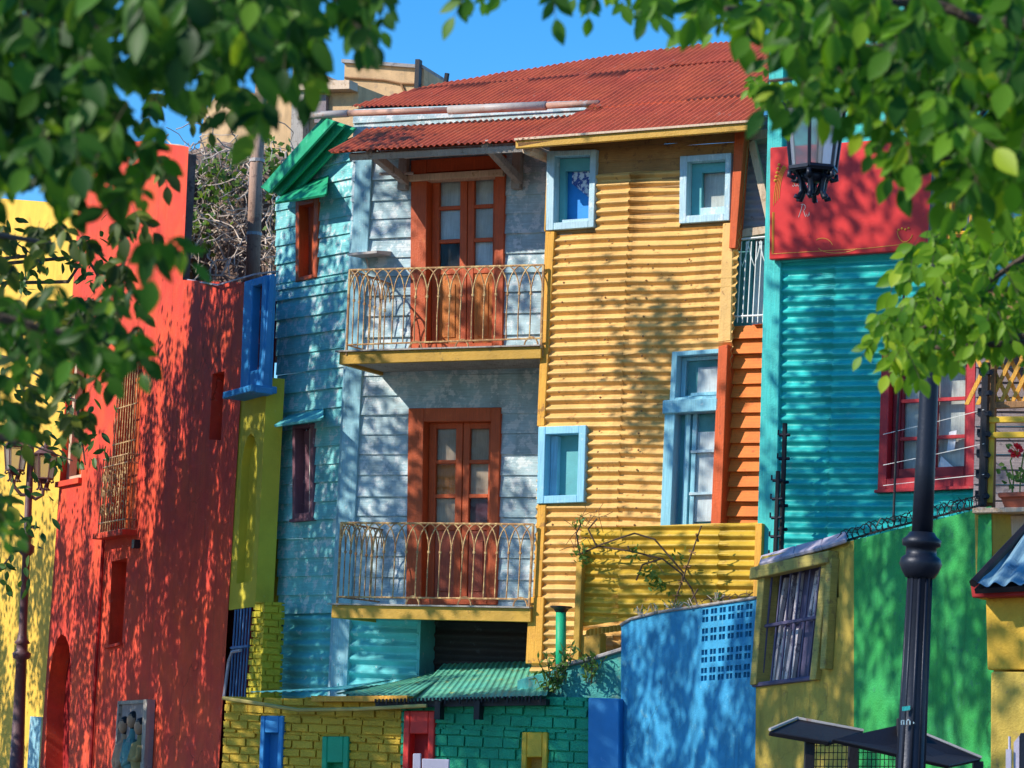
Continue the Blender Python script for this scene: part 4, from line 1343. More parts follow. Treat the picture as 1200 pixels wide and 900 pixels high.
# roof: two tin sheets up to the house wall
SF = SW.off(.18)
w = MB()
def roofsheet(A, Bq, C, D, n=44, amp=.008):
    for i in range(n):
        for j in range(1):
            pts = []
            for k in (i, i + 1):
                u = k / n
                lo, hi = A.lerp(Bq, u), D.lerp(C, u)
                zz = amp * math.sin(k * math.pi * .5 + .7) 
                pts += [lo + Vector((0, 0, zz)), hi + Vector((0, 0, zz))]
            w.face([pts[0], pts[2], pts[3], pts[1]])
A = SF.px(478, 822); Bq = SF.px(641, 815); C = WW.px(668, 763, .15); D = WW.px(500, 770, .15)
roofsheet(A, Bq, WW.px(648, 774, .06), WW.px(520, 778, .06), 80)
roofsheet(SF.px(392, 813), SF.px(484, 816), WW.px(535, 781, .06), WW.px(452, 802, .06), 50)
part('tin_roof', w, M['shed_roof'], sh)
w = MB(); roofsheet(SW.off(.0).px(290, 811), SF.px(396, 810), WW.px(462, 796, .06), WW.px(400, 806, .06), 40)
part('tin_roof', w, M['turquoise_metal'], sh, label='turquoise end of the tin roof')
w = MB()
rnd = random.Random(8)
for i in range(46):
    x = 440 + i * 4.3
    A = SF.px(x, 819 - (x - 440) * .02, .02)
    w.tube([A, A - Vector((0, 0, rnd.uniform(.03, .08)))], .013, 5)
A = SF.px(440, 822, -.05); Bq = SF.px(640, 819, -.05)
w.hexa([A, Bq, Bq - Vector((0, 0, .07)), A - Vector((0, 0, .07))], [A - SW.n * .1, Bq - SW.n * .1, Bq - SW.n * .1 - Vector((0, 0, .07)), A - SW.n * .1 - Vector((0, 0, .07))])
for x, y in ((513, 838), (559, 838)):
    a1, b1 = SF.at(x, y); w.box(SF, a1 - .035, a1 + .035, b1 - .05, b1 + .16, -.1, .02)
part('roof_edge', w, M['iron_black'], sh)
w = MB(); w.prism(SF, SF.poly([(365, 822), (477, 822), (477, 815), (365, 816)]), -.15, .0)
part('eave_board', w, M['yellow_wood'], sh)
w = MB()
w.tube([SW.px(261, 818, .22), SW.px(300, 824, .22), SW.px(350, 832, .22), SW.px(420, 831, .24), SW.px(500, 827, .22)], .022, 6)
single('yellow_pipe', w, M['cable'], 'sagging yellow pipe slung along the top of the yellow brickwork', 'pipe')

# sloped teal parapet behind the shed
pw_ = SW.off(-.35)
pr = thing('parapet_wall', 'crumbling teal parapet wall with a sloping grey coping above the green bricks', 'wall', base_of(pw_, 660, 800))
w = MB(); pg = pw_.poly([(604, 850), (732, 850), (732, 762), (700, 772), (655, 783), (606, 797)])
w.prism(pw_, pg, -.3, 0); part('wall', w, M['parapet_teal'], pr, bevel=.01)
w = MB(); c1 = pw_.poly([(652, 784), (700, 773), (732, 763)])
for p, q in zip(c1, c1[1:]): w.prism(pw_, [p, q, (q[0], q[1] + .05), (p[0], p[1] + .05)], -.33, .05)
part('coping', w, M['old_cement'], pr, bevel=.012)

# green pipe chimney
w = MB(); pc = YW.off(.5); A = pc.px(657, 800); Bq = pc.px(657.5, 716)
w.tube([A, Bq], .062, 10)
gpipe = thing('green_pipe', 'short green vent pipe with a dark flared cap before the yellow house', 'pipe', A)
part('pipe', w, M['flat_green'], gpipe, smooth=True)
w = MB(); w.lathe(Bq, Vector((0, 0, 1)), [(-.02, .06), (.02, .09), (.04, .13), (.055, .13), (.06, .05)]); part('cap', w, M['iron_black'], gpipe)
exec_later = []
# ------------------------------------------------------------------ wooden hut and little roof at the right edge
HW = wall(1180, 520, 27.0, -20)
hu = thing('wooden_hut', 'brown wooden hut with lattice and yellow rails at the right edge', 'hut', base_of(HW, 1200, 560))
w = MB(); clapboards(w, HW.off(-.5), HW.off(-.5).poly([(1140, 620), (1320, 620), (1320, 400), (1145, 400)]), (), .14, seed=51, lip=.02)
part('wall', w, M['grey_boards'], hu)
w = MB()
for x0 in range(1130, 1320, 13):
    w.prism(HW, HW.poly([(x0, 474), (x0 + 5, 474), (x0 + 43, 396), (x0 + 38, 396)]), -.03, .0)
    w.prism(HW, HW.poly([(x0 + 38, 474), (x0 + 43, 474), (x0 + 5, 396), (x0, 396)]), -.055, -.032)
part('lattice', w, M['yellow_wood'], hu)
w = MB()
for x in (1160, 1260): w.prism(HW, HW.poly([(x - 3, 615), (x + 5, 615), (x + 8, 390), (x, 390)]), -.06, .06)
w.prism(HW, HW.poly([(1155, 480), (1320, 474), (1320, 466), (1155, 472)]), 0, .05)
w.prism(HW, HW.poly([(1140, 398), (1320, 390), (1320, 330), (1142, 340)]), -.3, .05)
part('post', w, M['brown_wood'], hu, bevel=.006)
w = MB()
for y in (489, 507): w.prism(HW, HW.poly([(1160, y + 8), (1320, y + 6), (1320, y - 1), (1160, y + 1)]), .065, .12)
w.prism(HW, HW.poly([(1159, 590), (1165, 590), (1168, 490), (1162, 490)]), .062, .1)
part('rail', w, M['flat_yellow'], hu, bevel=.005)
w = MB(); w.prism(HW, HW.poly([(1150, 606), (1320, 602), (1320, 597), (1150, 600)]), -.5, .45)
part('shelf', w, M['bleached_wood'], hu, bevel=.006)
w = MB(); w.prism(HW, HW.poly([(1168, 800), (1320, 800), (1320, 604), (1167, 606)]), -.5, .2)
w2 = MB(); w2.prism(HW, HW.poly([(1150, 700), (1169, 700), (1169, 598), (1148, 598)]), -.5, .26)
part('base_wall', w, M['bleached_wood'], hu, bevel=.01)
part('base_pier', w2, M['olive_wall'], hu, bevel=.01)

PF = HW.off(.32)
fp_ = thing('flower_pot', 'terracotta trough with a red geranium on the hut shelf', 'flower pot', PF.px(1196, 599))
w = MB()
q = Quad(PF, (1174, 580), (1240, 577), (1236, 598), (1178, 600))
w.hexa([PF.pt(*q(.05, 0), -.12), PF.pt(*q(.95, 0), -.12), PF.pt(*q(.95, 0), .1), PF.pt(*q(.05, 0), .1)], [PF.pt(*q(0, 1), -.16), PF.pt(*q(1, 1), -.16), PF.pt(*q(1, 1), .14), PF.pt(*q(0, 1), .14)])
qp(w, q, -.02, 1.02, .75, 1.04, -.18, .16)
part('trough', w, M['terracotta'], fp_, bevel=.008)
w = MB()
stems = [((1186, 582), (1188, 560), (1184, 540), (1190, 528)), ((1195, 582), (1196, 555), (1200, 530)), ((1188, 580), (1182, 560), (1178, 548)), ((1204, 580), (1206, 560), (1210, 548))]
for s_ in stems: w.tube([PF.px(x, y, random.uniform(-.05, .05)) for x, y in s_], .007, 5)
part('stem', w, M['weed'], fp_)

def leaf_poly(mb, p, d, n, L, W, fold=.18):
    """a pointed leaf: base p, direction d, face normal n"""
    d = d.normalized(); s = d.cross(n)
    s = s.normalized() if s.length > 1e-6 else d.orthogonal().normalized()
    n = s.cross(d).normalized()
    i = len(mb.v)
    prof = ((.12, .24), (.30, .44), (.50, .50), (.70, .38), (.87, .18))
    mb.v.append(p)
    for t, wd in prof:
        c = p + d * (L * t) - n * (fold * L * t * t * .6)
        mb.v += [c - s * (W * wd) + n * (fold * W * wd), c, c + s * (W * wd) + n * (fold * W * wd)]
    mb.v.append(p + d * L - n * (fold * L * .6))
    f = mb.f
    f += [(i, i + 2, i + 1), (i, i + 3, i + 2)]
    m = len(prof)
    for k in range(m - 1):
        a = i + 1 + 3 * k
        f += [(a, a + 1, a + 4, a + 3), (a + 1, a + 2, a + 5, a + 4)]
    a = i + 1 + 3 * (m - 1)
    f += [(a, a + 1, a + 3), (a + 1, a + 2, a + 3)]

def diamond(mb, p, d, n, L, W):
    d = d.normalized(); s = d.cross(n)
    s = s.normalized() if s.length > 1e-6 else d.orthogonal().normalized()
    i = len(mb.v)
    mb.v += [p - d * L * .5, p + s * W * .5, p + d * L * .5, p - s * W * .5]
    mb.f.append((i, i + 1, i + 2, i + 3))

def rv():
    while True:
        v = Vector((random.uniform(-1, 1), random.uniform(-1, 1), random.uniform(-1, 1)))
        if .05 < v.length < 1: return v.normalized()

w = MB(); w.open = True
for s_ in stems:
    for k in range(7):
        x, y = s_[-1] if k > 3 else s_[1]
        p = PF.px(x + random.uniform(-7, 7), y + random.uniform(-6, 9), random.uniform(-.08, .1))
        leaf_poly(w, p, rv(), Vector((0, -1, .6)) + rv() * .6, .06, .06)
part('foliage', w, M['weed'], fp_)
w = MB(); w.open = True
for k in range(34):
    c_ = PF.px(1190, 528, .05); v = rv()
    leaf_poly(w, c_ + v * .03, v, Vector((0, -1, .3)) + rv() * .7, .045, .04)
part('flower', w, M['flower'], fp_)

# tiled-roof booth at the lower right edge
KW = wall(1180, 740, 24.5, -30)
kb = thing('tiled_booth', 'ochre booth with a blue grey tiled roof at the lower right edge', 'booth', base_of(KW, 1220, 800))
w = MB()
w.prism(KW, KW.poly([(1157, 785), (1380, 785), (1380, 690), (1155, 697)]), -1.2, 0)
w.prism(KW, KW.poly([(1152, 703), (1160, 703), (1160, 697), (1152, 697)]), -.1, .1)
part('upper_wall', w, M['ochre_wall'], kb, bevel=.01)
w = MB(); w.prism(KW, KW.poly([(1167, 1000), (1380, 1000), (1380, 788), (1168, 788)]), -1.2, .14)
part('lower_wall', w, M['olive_wall'], kb, bevel=.012)
w = MB(); w.prism(KW, KW.poly([(1150, 702), (1380, 694), (1380, 678), (1148, 686)]), -.6, .22)
part('fascia', w, M['dark_red'], kb, bevel=.006)
kr = RAD(33)
KO = KW.off(.35).px(1142, 686, 0)
KP = Plane(KO, KW.u, (-KW.n * math.cos(kr) + Vector((0, 0, 1)) * math.sin(kr)), (KW.n * math.sin(kr) + Vector((0, 0, 1)) * math.cos(kr)))
w = MB()
kp = [(-.02, -.02), (1.9, -.02), (1.9, 1.5), (1.0, 1.5)]
kp = KP.poly([(1141, 686), (1380, 674), (1380, 560), (1270, 560), (1206, 618)])
corrugated(w, KP, kp, period=.14, amp=.022, ridges='down', seed=3, wob=.01)
for b in (.35, .7, 1.05): 
    pass
part('tiles', w, M['slate_tile'], kb)
w = MB(); w.prism(KP, kp, -.08, -.035); part('roof_deck', w, M['iron_black'], kb)
w = MB(); A = KP.pt(*KP.at(1141, 686), .02); Bq = KP.pt(*KP.at(1206, 617), .02)
w.tube([A, Bq], .04, 6); part('verge', w, M['iron_black'], kb)

# ------------------------------------------------------------------ background at the upper left
ob = thing('ochre_building', 'sunlit old ochre block with a flat top rising behind the red roof', 'building', at_depth(445, 100, 56) * 1.0)
OP = wall(445, 100, 56, -20)
OP2 = wall(441, 100, 55.8, 50)
BASE[ob].z = 0; ob.location.z = 0
w = MB()
w.prism(OP, OP.poly([(400, 200), (494, 200), (497, 78), (404, 72)]), -4, 0); part('wall', w, M['far_ochre'], ob)
w = MB(); w.prism(OP, OP.poly([(402, 74), (497, 81), (497, 77), (402, 70)]), -4, .08); part('coping', w, M['old_cement'], ob)
w = MB(); w.prism(OP, OP.poly([(489, 120), (494, 120), (496, 72), (491, 72)]), .05, .2); part('downpipe', w, M['iron_black'], ob)
w = MB(); w.tube([OP.px(404, 91, .03), OP.px(450, 94, .03), OP.px(470, 98, .03), OP.px(494, 99, .03)], .025, 5)
w.tube([OP.px(470, 98, .03), OP.px(474, 108, .03), OP.px(471, 118, .03)], .025, 5); part('cable_run', w, M['brown_wood'], ob)
w = MB(); w.prism(OP, OP.poly([(497, 120), (530, 120), (530, 96), (497, 94)]), -2, -.5); part('side_block', w, M['curtain_white'], ob)
w = MB(); w.tube([OP.px(522, 100, .0), OP.px(524, 86, .0)], .05, 6); part('vent', w, M['iron_black'], ob)

ob2 = thing('old_gable_house', 'old tan house with a chimney behind the dry creeper', 'house', at_depth(270, 130, 52))
BASE[ob2].z = 0; ob2.location.z = 0
OQ = wall(270, 130, 52, -30)
w = MB(); w.prism(OQ, OQ.poly([(225, 240), (420, 240), (420, 100), (392, 96), (360, 80), (345, 105), (300, 110), (262, 100), (240, 130)]), -4, 0)
part('wall', w, M['far_ochre'], ob2)
w = MB(); w.prism(OQ, OQ.poly([(346, 235), (360, 235), (366, 70), (352, 70)]), .02, .22); part('chimney', w, M['grey_wood'], ob2)
w = MB(); w.prism(OQ, OQ.poly([(338, 110), (420, 108), (420, 98), (340, 99)]), .02, .3); part('cornice', w, M['bleached_wood'], ob2)
w = MB(); w.prism(OQ, OQ.poly([(372, 145), (385, 145), (386, 112), (373, 112)]), .02, .1); part('window', w, M['grey_boards'], ob2)

cw = thing('creeper_wall', 'brown ruined wall buried in a tangle of dry creeper stems', 'wall', at_depth(270, 300, 47))
BASE[cw].z = 0; cw.location.z = 0
CP = wall(270, 300, 47, -20)
w = MB(); w.prism(CP, CP.poly([(190, 420), (350, 420), (350, 190), (310, 175), (260, 165), (225, 175), (195, 185)]), -.6, 0)
part('wall', w, M['brown_earth'], cw, bevel=.05)
w = MB(); w.prism(CP, CP.poly([(207, 420), (225, 420), (228, 195), (212, 195)]), .0, .35); part('buttress', w, M['brown_wood'], cw, bevel=.03)
w = MB()
for i in range(330):
    x, y = random.uniform(212, 345), random.uniform(165, 332)
    p = CP.px(x, y, random.uniform(.05, .6))
    pts = [p]
    d = Vector((random.uniform(-1, 1), random.uniform(-.4, .2), random.uniform(-.9, .9)))
    for k in range(6):
        d = (d + rv() * .7 + Vector((0, 0, -.15))).normalized()
        pts.append(pts[-1] + d * random.uniform(.08, .2))
    w.tube(pts, random.uniform(.006, .016), 4, cap=False)
part('dry_stems', w, M['dry_stem'], cw)
w = MB(); w.open = True
for i in range(500):
    x, y = random.choice(((262, 205), (335, 250), (250, 215), (320, 190), (230, 260), (340, 300)))
    p = CP.px(x + random.gauss(0, 12), y + random.gauss(0, 18), random.uniform(.3, .8))
    diamond(w, p, rv(), rv(), .14, .09)
part('leaves', w, M['weed'], cw)

w = MB()
PD = 43
w.tube([at_depth(296, 330, PD), at_depth(300, 200, PD), at_depth(308, 78, PD)], [.11, .10, .09], 8)
A = at_depth(296, 330, PD); A0 = Vector((A.x + .1, A.y, 0))
w.tube([A0, A], [.12, .11], 8)
po = thing('utility_pole', 'weathered wooden utility pole standing behind the red wall', 'pole', A0)
part('pole', w, M['pole_wood'], po, smooth=True)
w = MB(); C = at_depth(308, 80, PD); w.lathe(C, Vector((0, 0, 1)), [(0, .11), (.05, .13), (.08, .13), (.1, .04)]); part('cap', w, M['curtain_grey'], po)
w = MB()
for yy in (190, 276): 
    C = at_depth(301 - (yy - 190) * .04, yy, PD); w.lathe(C, Vector((0, 0, 1)), [(0, .115), (.05, .115)], 10); part('band', w, M['galv'], po); w = MB()
w = MB(); w.tube([RW.px(214, 327, -.1), at_depth(255, 334, 39), LBL.px(300, 321, 0), TW.px(326, 318, .1)], .013, 5)
single('overhead_cable', w, M['cable_grey'], 'thin cable sagging along the top of the red wall to the blue window box', 'cable')

# ------------------------------------------------------------------ street lamps
def lantern(t, top, s, mat, ang=0.0):
    """hexagonal hanging lantern: top centre of the glass, size s = top width"""
    Z = Vector((0, 0, 1))
    hx = lambda r, z: [top + Vector((r * math.cos(ang + k * math.pi / 3), r * math.sin(ang + k * math.pi / 3), z)) for k in range(6)]
    H = s * 1.02
    a, b = hx(s * .52, 0), hx(s * .40, -H)
    w = MB()
    for k in range(6):
        w.tube([a[k], b[k]], s * .032, 5)
        w.tube([a[k], a[(k + 1) % 6]], s * .035, 5)
        w.tube([b[k], b[(k + 1) % 6]], s * .045, 5)
    w.hexa(hx(s * .41, -H - s * .05), hx(s * .43, -H + s * .02))
    lan = part('lantern', w, mat, t)
    w = MB()
    w.hexa(hx(s * .38, -H + s * .03), hx(s * .50, -s * .02))
    part('glass', w, M['lamp_glass'], lan)
    w = MB()
    w.lathe(top, Z, [(0, s * .56), (s * .06, s * .60), (s * .10, s * .5), (s * .32, s * .24), (s * .40, s * .22), (s * .46, s * .10), (s * .62, s * .05), (s * .7, s * .07), (s * .78, s * .01)], 12)
    part('cap', w, mat, lan)
    w = MB()
    for k in range(6):
        an = ang + k * math.pi / 3
        dr = Vector((math.cos(an), math.sin(an), 0))
        q = top + Z * (-H)
        w.tube([q + dr * s * .40 - Z * s * .06, q + dr * s * .42 - Z * s * .14, q + dr * s * .34 - Z * s * .17, q + dr * s * .27 - Z * s * .10, q + dr * s * .22 - Z * s * .22, q + dr * s * .19 - Z * s * .38, q + dr * s * .25 - Z * s * .50, q + dr * s * .31 - Z * s * .47], s * .045, 5)
        w.tube([q + dr * s * .30 - Z * s * .02, q + dr * s * .2 - Z * s * .2, q + dr * s * .08 - Z * s * .42], s * .03, 5)
    w.blob(q - Z * s * .12, (s * .22, s * .22, s * .12))
    part('crown_scroll', w, mat, lan, smooth=True)
    return lan

LD = 19.0
A = at_depth(1062, 1010, LD); B_ = at_depth(1101, 200, LD)
ax = (B_ - A).normalized()
k0 = -A.z / ax.z
foot = A + ax * k0
lp = thing('street_lamp', 'tall black cast iron street lamp with a hexagonal lantern before the teal house', 'street lamp', foot)
Hc = (at_depth(1075, 652, LD) - foot).length
Ht = (at_depth(1108, 70, LD) - foot).length
w = MB()
w.lathe(foot, ax, [(0, .22), (.25, .22), (.3, .17), (.8, .15), (.85, .17), (.9, .10), (Hc - .12, .078), (Hc - .10, .09), (Hc - .05, .10)], 20)
w.lathe(foot, ax, [(Hc + .14, .070), (Hc + .6, .066), (Ht - .5, .05), (Ht - .3, .075), (Ht - .25, .05), (Ht, .04), (Ht + .1, .07), (Ht + .25, .01)], 16)
for k in range(10):
    an = 2 * math.pi * k / 10
    x_ = ax.orthogonal().normalized(); y_ = ax.cross(x_)
    dr = x_ * math.cos(an) + y_ * math.sin(an)
    w.tube([foot + ax * .95 + dr * .094, foot + ax * (Hc - .12) + dr * .074], .012, 5)
part('post', w, M['iron_dark'], lp, smooth=True)
w = MB()
w.lathe(foot, ax, [(Hc - .14, .095), (Hc - .10, .12), (Hc - .05, .14), (Hc - .01, .128), (Hc + .01, .10), (Hc + .06, .10), (Hc + .07, .125), (Hc + .11, .128), (Hc + .13, .10), (Hc + .16, .08)], 22)
part('collar', w, M['iron_dark'], lp, smooth=True)
ltop = at_depth(955, 128, LD)
w = MB()
ah = foot + ax * (Ht - .4)
top2 = ltop + Vector((0, 0, .33))
for tg in (top2, ah + (ah - top2) * 1.0 + Vector((0, 0, 2 * (top2.z - ah.z)))):
    dv = tg - ah
    w.tube([ah, ah + dv * .2 + Vector((0, 0, .10)), ah + dv * .6 + Vector((0, 0, .22)), ah + dv * .9 + Vector((0, 0, .2)), tg + Vector((0, 0, .08)), tg - Vector((0, 0, .05))], .022, 6)
    w.tube([ah - ax * .35, ah + dv * .25 - ax * .12, ah + dv * .6 + Vector((0, 0, .15))], .015, 5)
part('arm', w, M['iron_dark'], lp)
lantern(lp, ltop, .40, M['iron_dark'], .25)
lantern(lp, ah + (ah - top2) + Vector((0, 0, 2 * (top2.z - ah.z) - .33)), .40, M['iron_dark'], .25)
c_ = at_depth(1064, 831, LD)
w = MB()
def on_post(px, py, r=.094):
    h = (at_depth(px, py, LD) - foot).dot(ax)
    dx = (px - (1062 + (1010 - py) * 39 / 810)) / (FPX / LD)
    return foot + ax * h + R0 * dx - Vector((0, 1, 0)) * r
w.hexa([on_post(x, y) for x, y in ((1055, 833), (1064, 832), (1064, 827), (1055, 828))], [on_post(x, y, .102) for x, y in ((1055, 833), (1064, 832), (1064, 827), (1055, 828))])
part('sticker', w, M['teal_wood'], lp)
w = MB()
for pl_ in (((1054, 849), (1054, 844), (1057, 844), (1057, 849)), ((1060, 849), (1060, 845), (1062, 843), (1064, 845), (1064, 849)), ((1068, 848), (1068, 846))):
    w.tube([on_post(x, y, .102) for x, y in pl_], .004, 4)
part('lettering', w, M['window_blue'], lp)

LD2 = 46.0
A = at_depth(15, 1000, LD2); B_ = at_depth(37.5, 500, LD2)
ax2 = (B_ - A).normalized(); foot2 = A - ax2 * (A.z / ax2.z)
l2 = thing('street_lamp', 'slim brown street lamp with small lanterns before the far yellow wall', 'street lamp', foot2)
h_ = lambda px, py: (at_depth(px, py, LD2) - foot2).dot(ax2)
w = MB()
h1, h2, h3 = h_(33, 640), h_(26, 764), h_(38, 490)
w.lathe(foot2, ax2, [(0, .24), (.35, .22), (.4, .12), (h2 - .9, .095), (h2 - .12, .085), (h2 - .1, .14), (h2 - .02, .15), (h2 + .02, .09), (h2 + .12, .09), (h2 + .14, .13), (h2 + .2, .085), (h2 + .3, .066),
                    (h1 - .16, .062), (h1 - .1, .12), (h1, .13), (h1 + .04, .07), (h1 + .12, .07), (h1 + .14, .10), (h1 + .2, .06), (h3 - .3, .05), (h3, .07), (h3 + .1, .03), (h3 + .5, .02)], 14)
part('post', w, M['lamp_brown'], l2, smooth=True)
w = MB()
la = at_depth(53, 534, LD2); lb = at_depth(19, 524, LD2)
for tg in (la, lb):
    hh = foot2 + ax2 * h_(35, 580)
    q = tg + Vector((0, 0, -.52))
    w.tube([hh, hh.lerp(q, .5) + Vector((0, 0, -.12)), q + Vector((0, 0, -.1)), q], .03, 6)
    c = hh.lerp(q, .45) + Vector((0, 0, -.02))
part('arm', w, M['lamp_brown'], l2)
lantern(l2, la, .36, M['lamp_brown'], .1)
lantern(l2, lb, .36, M['lamp_brown'], .1)

# ------------------------------------------------------------------ display rack at the bottom right
KD = 20.5
rk = thing('display_rack', 'black slatted display rack with tilted board tops below the street lamp', 'rack', Vector((at_depth(1010, 870, KD).x, KD, 0)))
def P3(x, y, dz=0): return at_depth(x, y, KD + dz)
w = MB()
w.slab([P3(901, 857, .2), P3(934, 843, .55), P3(1012, 857, .55), P3(972, 869, .2)], .035)
p_ = part('board', w, M['iron_black'], rk, bevel=.006)
w = MB(); w.slab([P3(975, 866, -.3), P3(1058, 848, .1), P3(1150, 889, .1), P3(1112, 897, -.3)], .035)
part('board', w, M['iron_black'], rk, bevel=.006)
w = MB()
w.tube([P3(902, 855, .2), P3(934, 841.5, .55), P3(1012, 856, .55)], .012, 5)
w.tube([P3(1057, 849, .1), P3(1150, 888, .1)], .014, 5)
part('trim', w, M['galv'], rk)
for x, y, dz in ((949, 866, .3), (1000, 868, .3), (1057, 842, .0), (1146, 892, .1)):
    A = P3(x, y, dz); w = MB(); s_ = .035
    w.hexa([Vector((A.x - s_, A.y - s_, 0)), Vector((A.x + s_, A.y - s_, 0)), Vector((A.x + s_, A.y + s_, 0)), Vector((A.x - s_, A.y + s_, 0))], [A + Vector((-s_, -s_, 0)), A + Vector((s_, -s_, 0)), A + Vector((s_, s_, 0)), A + Vector((-s_, s_, 0))])
    part('leg', w, M['iron_black'], rk, bevel=.004)
w = MB()
for x in range(952, 1056, 5):
    A = P3(x, 868, .32); w.tube([A, Vector((A.x, A.y, .5))], .004, 4)
for y in range(874, 960, 8):
    w.tube([P3(950, y, .32), P3(1054, y, .32)], .004, 4)
part('wire_mesh', w, M['iron_black'], rk)
# pale chair backs at the bottom edge
w = MB(); CH = wall(505, 890, 26, -10)
ch = thing('garden_chair', 'pale lilac chair top just showing before the red framed window', 'chair', base_of(CH, 505, 890))
w.prism(CH, CH.poly([(483, 930), (492, 930), (493, 883), (484, 883)]), -.03, .0); part('upright', w, M['pale_plastic'], ch, bevel=.005)
w = MB(); w.prism(CH, CH.poly([(495, 915), (526, 915), (527, 890), (495, 889)]), -.02, .02); part('backrest', w, M['pale_plastic'], ch, bevel=.006)
w = MB()
for x in (486, 523): w.prism(CH, CH.poly([(x, 1075), (x + 5, 1075), (x + 5, 925), (x, 925)]), -.45, -.41); w.prism(CH, CH.poly([(x, 1075), (x + 5, 1075), (x + 5, 914), (x, 914)]), -.02, .015)
part('leg', w, M['pale_plastic'], ch)
w = MB(); w.prism(CH, CH.poly([(484, 965), (528, 965), (528, 960), (484, 960)]), -.46, .0); part('seat', w, M['pale_plastic'], ch)
# dark board and white post at the right bottom corner
w = MB(); EB = wall(1190, 890, 18, -15)
eb = thing('menu_board', 'dark upright board with a pale edge and white post at the bottom right corner', 'board', base_of(EB, 1195, 900))
w.prism(EB, EB.poly([(1193, 1150), (1260, 1150), (1260, 856), (1195, 859)]), -.05, 0); part('panel', w, M['iron_dark'], eb, bevel=.005)
w = MB(); w.prism(EB, EB.poly([(1187, 1150), (1193, 1150), (1194.5, 862), (1188, 870)]), -.05, .0); part('edge', w, M['lilac_metal'], eb)
w = MB(); w.prism(EB, EB.poly([(1178, 1150), (1185, 1150), (1185, 878), (1179, 878)]), -.04, .02); w.tube([EB.px(1183, 880), EB.px(1183, 863)], .008, 5); part('post', w, M['pale_plastic'], eb)

# ------------------------------------------------------------------ weeds and creepers
def plant(name, label, P, roots, n, h, mat, leafs, stem='thin_stem', spread=.5, L=.07):
    t = thing(name, label, 'plant', P.px(*roots[0]))
    w = MB(); lf = MB(); lf.open = True
    for i in range(n):
        x, y = random.choice(roots)
        p = P.px(x + random.uniform(-4, 4), y, random.uniform(0, .12))
        d = Vector((random.uniform(-spread, spread), random.uniform(-.3, .1), 1)).normalized()
        pts = [p]
        for k in range(5):
            d = (d + rv() * .3).normalized()
            pts.append(pts[-1] + d * h * random.uniform(.12, .25))
        w.tube(pts, .005, 4, cap=False)
        for k in range(leafs):
            q = random.choice(pts[1:])
            leaf_poly(lf, q, rv() + Vector((0, 0, .3)), rv() + Vector((0, -.6, .6)), L * random.uniform(.6, 1.2), L * .3)
    part('stem', w, M[stem], t); part('foliage', lf, M[mat], t)
    return t
plant('weed', 'bushy green weed growing out of the teal parapet beside the shed roof', pw_.off(.08), [(640, 815), (650, 812), (646, 800), (660, 790), (690, 800)], 26, .34, 'weed', 12, L=.09)
plant('weed', 'tuft of dry weeds on the coping of the blue wall', GW.off(-.08), [(752, 722), (770, 719), (790, 716), (810, 713), (842, 708)], 40, .13, 'weed', 3, stem='dry_stem', spread=.9, L=.05)
cr = thing('bare_creeper', 'long bare creeper with small leaf tufts arching before the yellow sheet fence', 'plant', FP.px(818, 706, .3))
w = MB(); FQ = FP.off(.25)
for pts in (((820, 712), (812, 690), (800, 672), (775, 655), (740, 646), (700, 640), (676, 650)), ((800, 672), (780, 648), (768, 632), (745, 625), (720, 632), (700, 640)), ((775, 655), (752, 662), (745, 680)), ((740, 646), (735, 640)), ((680, 650), (676, 625), (682, 610)), ((700, 640), (690, 620), (700, 608))):
    w.tube([FQ.px(x + random.uniform(-2, 2), y, random.uniform(-.05, .05)) for x, y in pts], .011, 5)
part('stem', w, M['thin_stem'], cr)
for x, y in ((682, 605), (676, 622), (690, 612), (702, 606), (688, 630), (672, 640), (765, 655)):
    w = MB()
    for k in range(5):
        p = FQ.px(x, y); d = rv()
        w.tube([p, p + d * .1, p + d * .16 + rv() * .05], .004, 3, cap=False)
    part('twig', w, M['thin_stem'], cr)
lf = MB(); lf.open = True
for x, y, n in ((680, 648, 26), (684, 655, 16), (676, 612, 16), (742, 645, 26), (768, 680, 34), (762, 672, 22), (774, 688, 18), (795, 648, 14)):
    for k in range(n):
        leaf_poly(lf, FQ.px(x + random.gauss(0, 5), y + random.gauss(0, 4), random.uniform(-.1, .1)), rv() - Vector((0, 0, .3)), rv(), .075, .03)
part('foliage', lf, M['weed'], cr)
for lb, x0, y0, x1, y1 in (('rusty iron spike with barbs leaning up before the yellow fence', 787, 716, 822, 616), ('thinner rusty iron stake crossing behind the leaning spike', 803, 716, 818, 690)):
    w = MB(); A, Bq = FQ.px(x0, y0, .1), FQ.px(x1, y1, .1)
    w.tube([A, Bq], .009, 5)
    t = single('iron_spike', w, M['thin_stem'], lb, 'spike')
    for k in range(5 if y1 < 650 else 1):
        w = MB()
        c = A.lerp(Bq, .18 + .17 * k)
        for m in range(4):
            v = rv() * .05; w.tube([c - v, c + v], .008, 4)
        part('barb', w, M['brown_wood'], t)

# ------------------------------------------------------------------ trees
def inside_frame(p, m=6):
    v = p - CAM
    if v.dot(F) < 0.2: return False
    x, y, z = pix(p)
    return -m < x < 1200 + m and -m < y < 900 + m

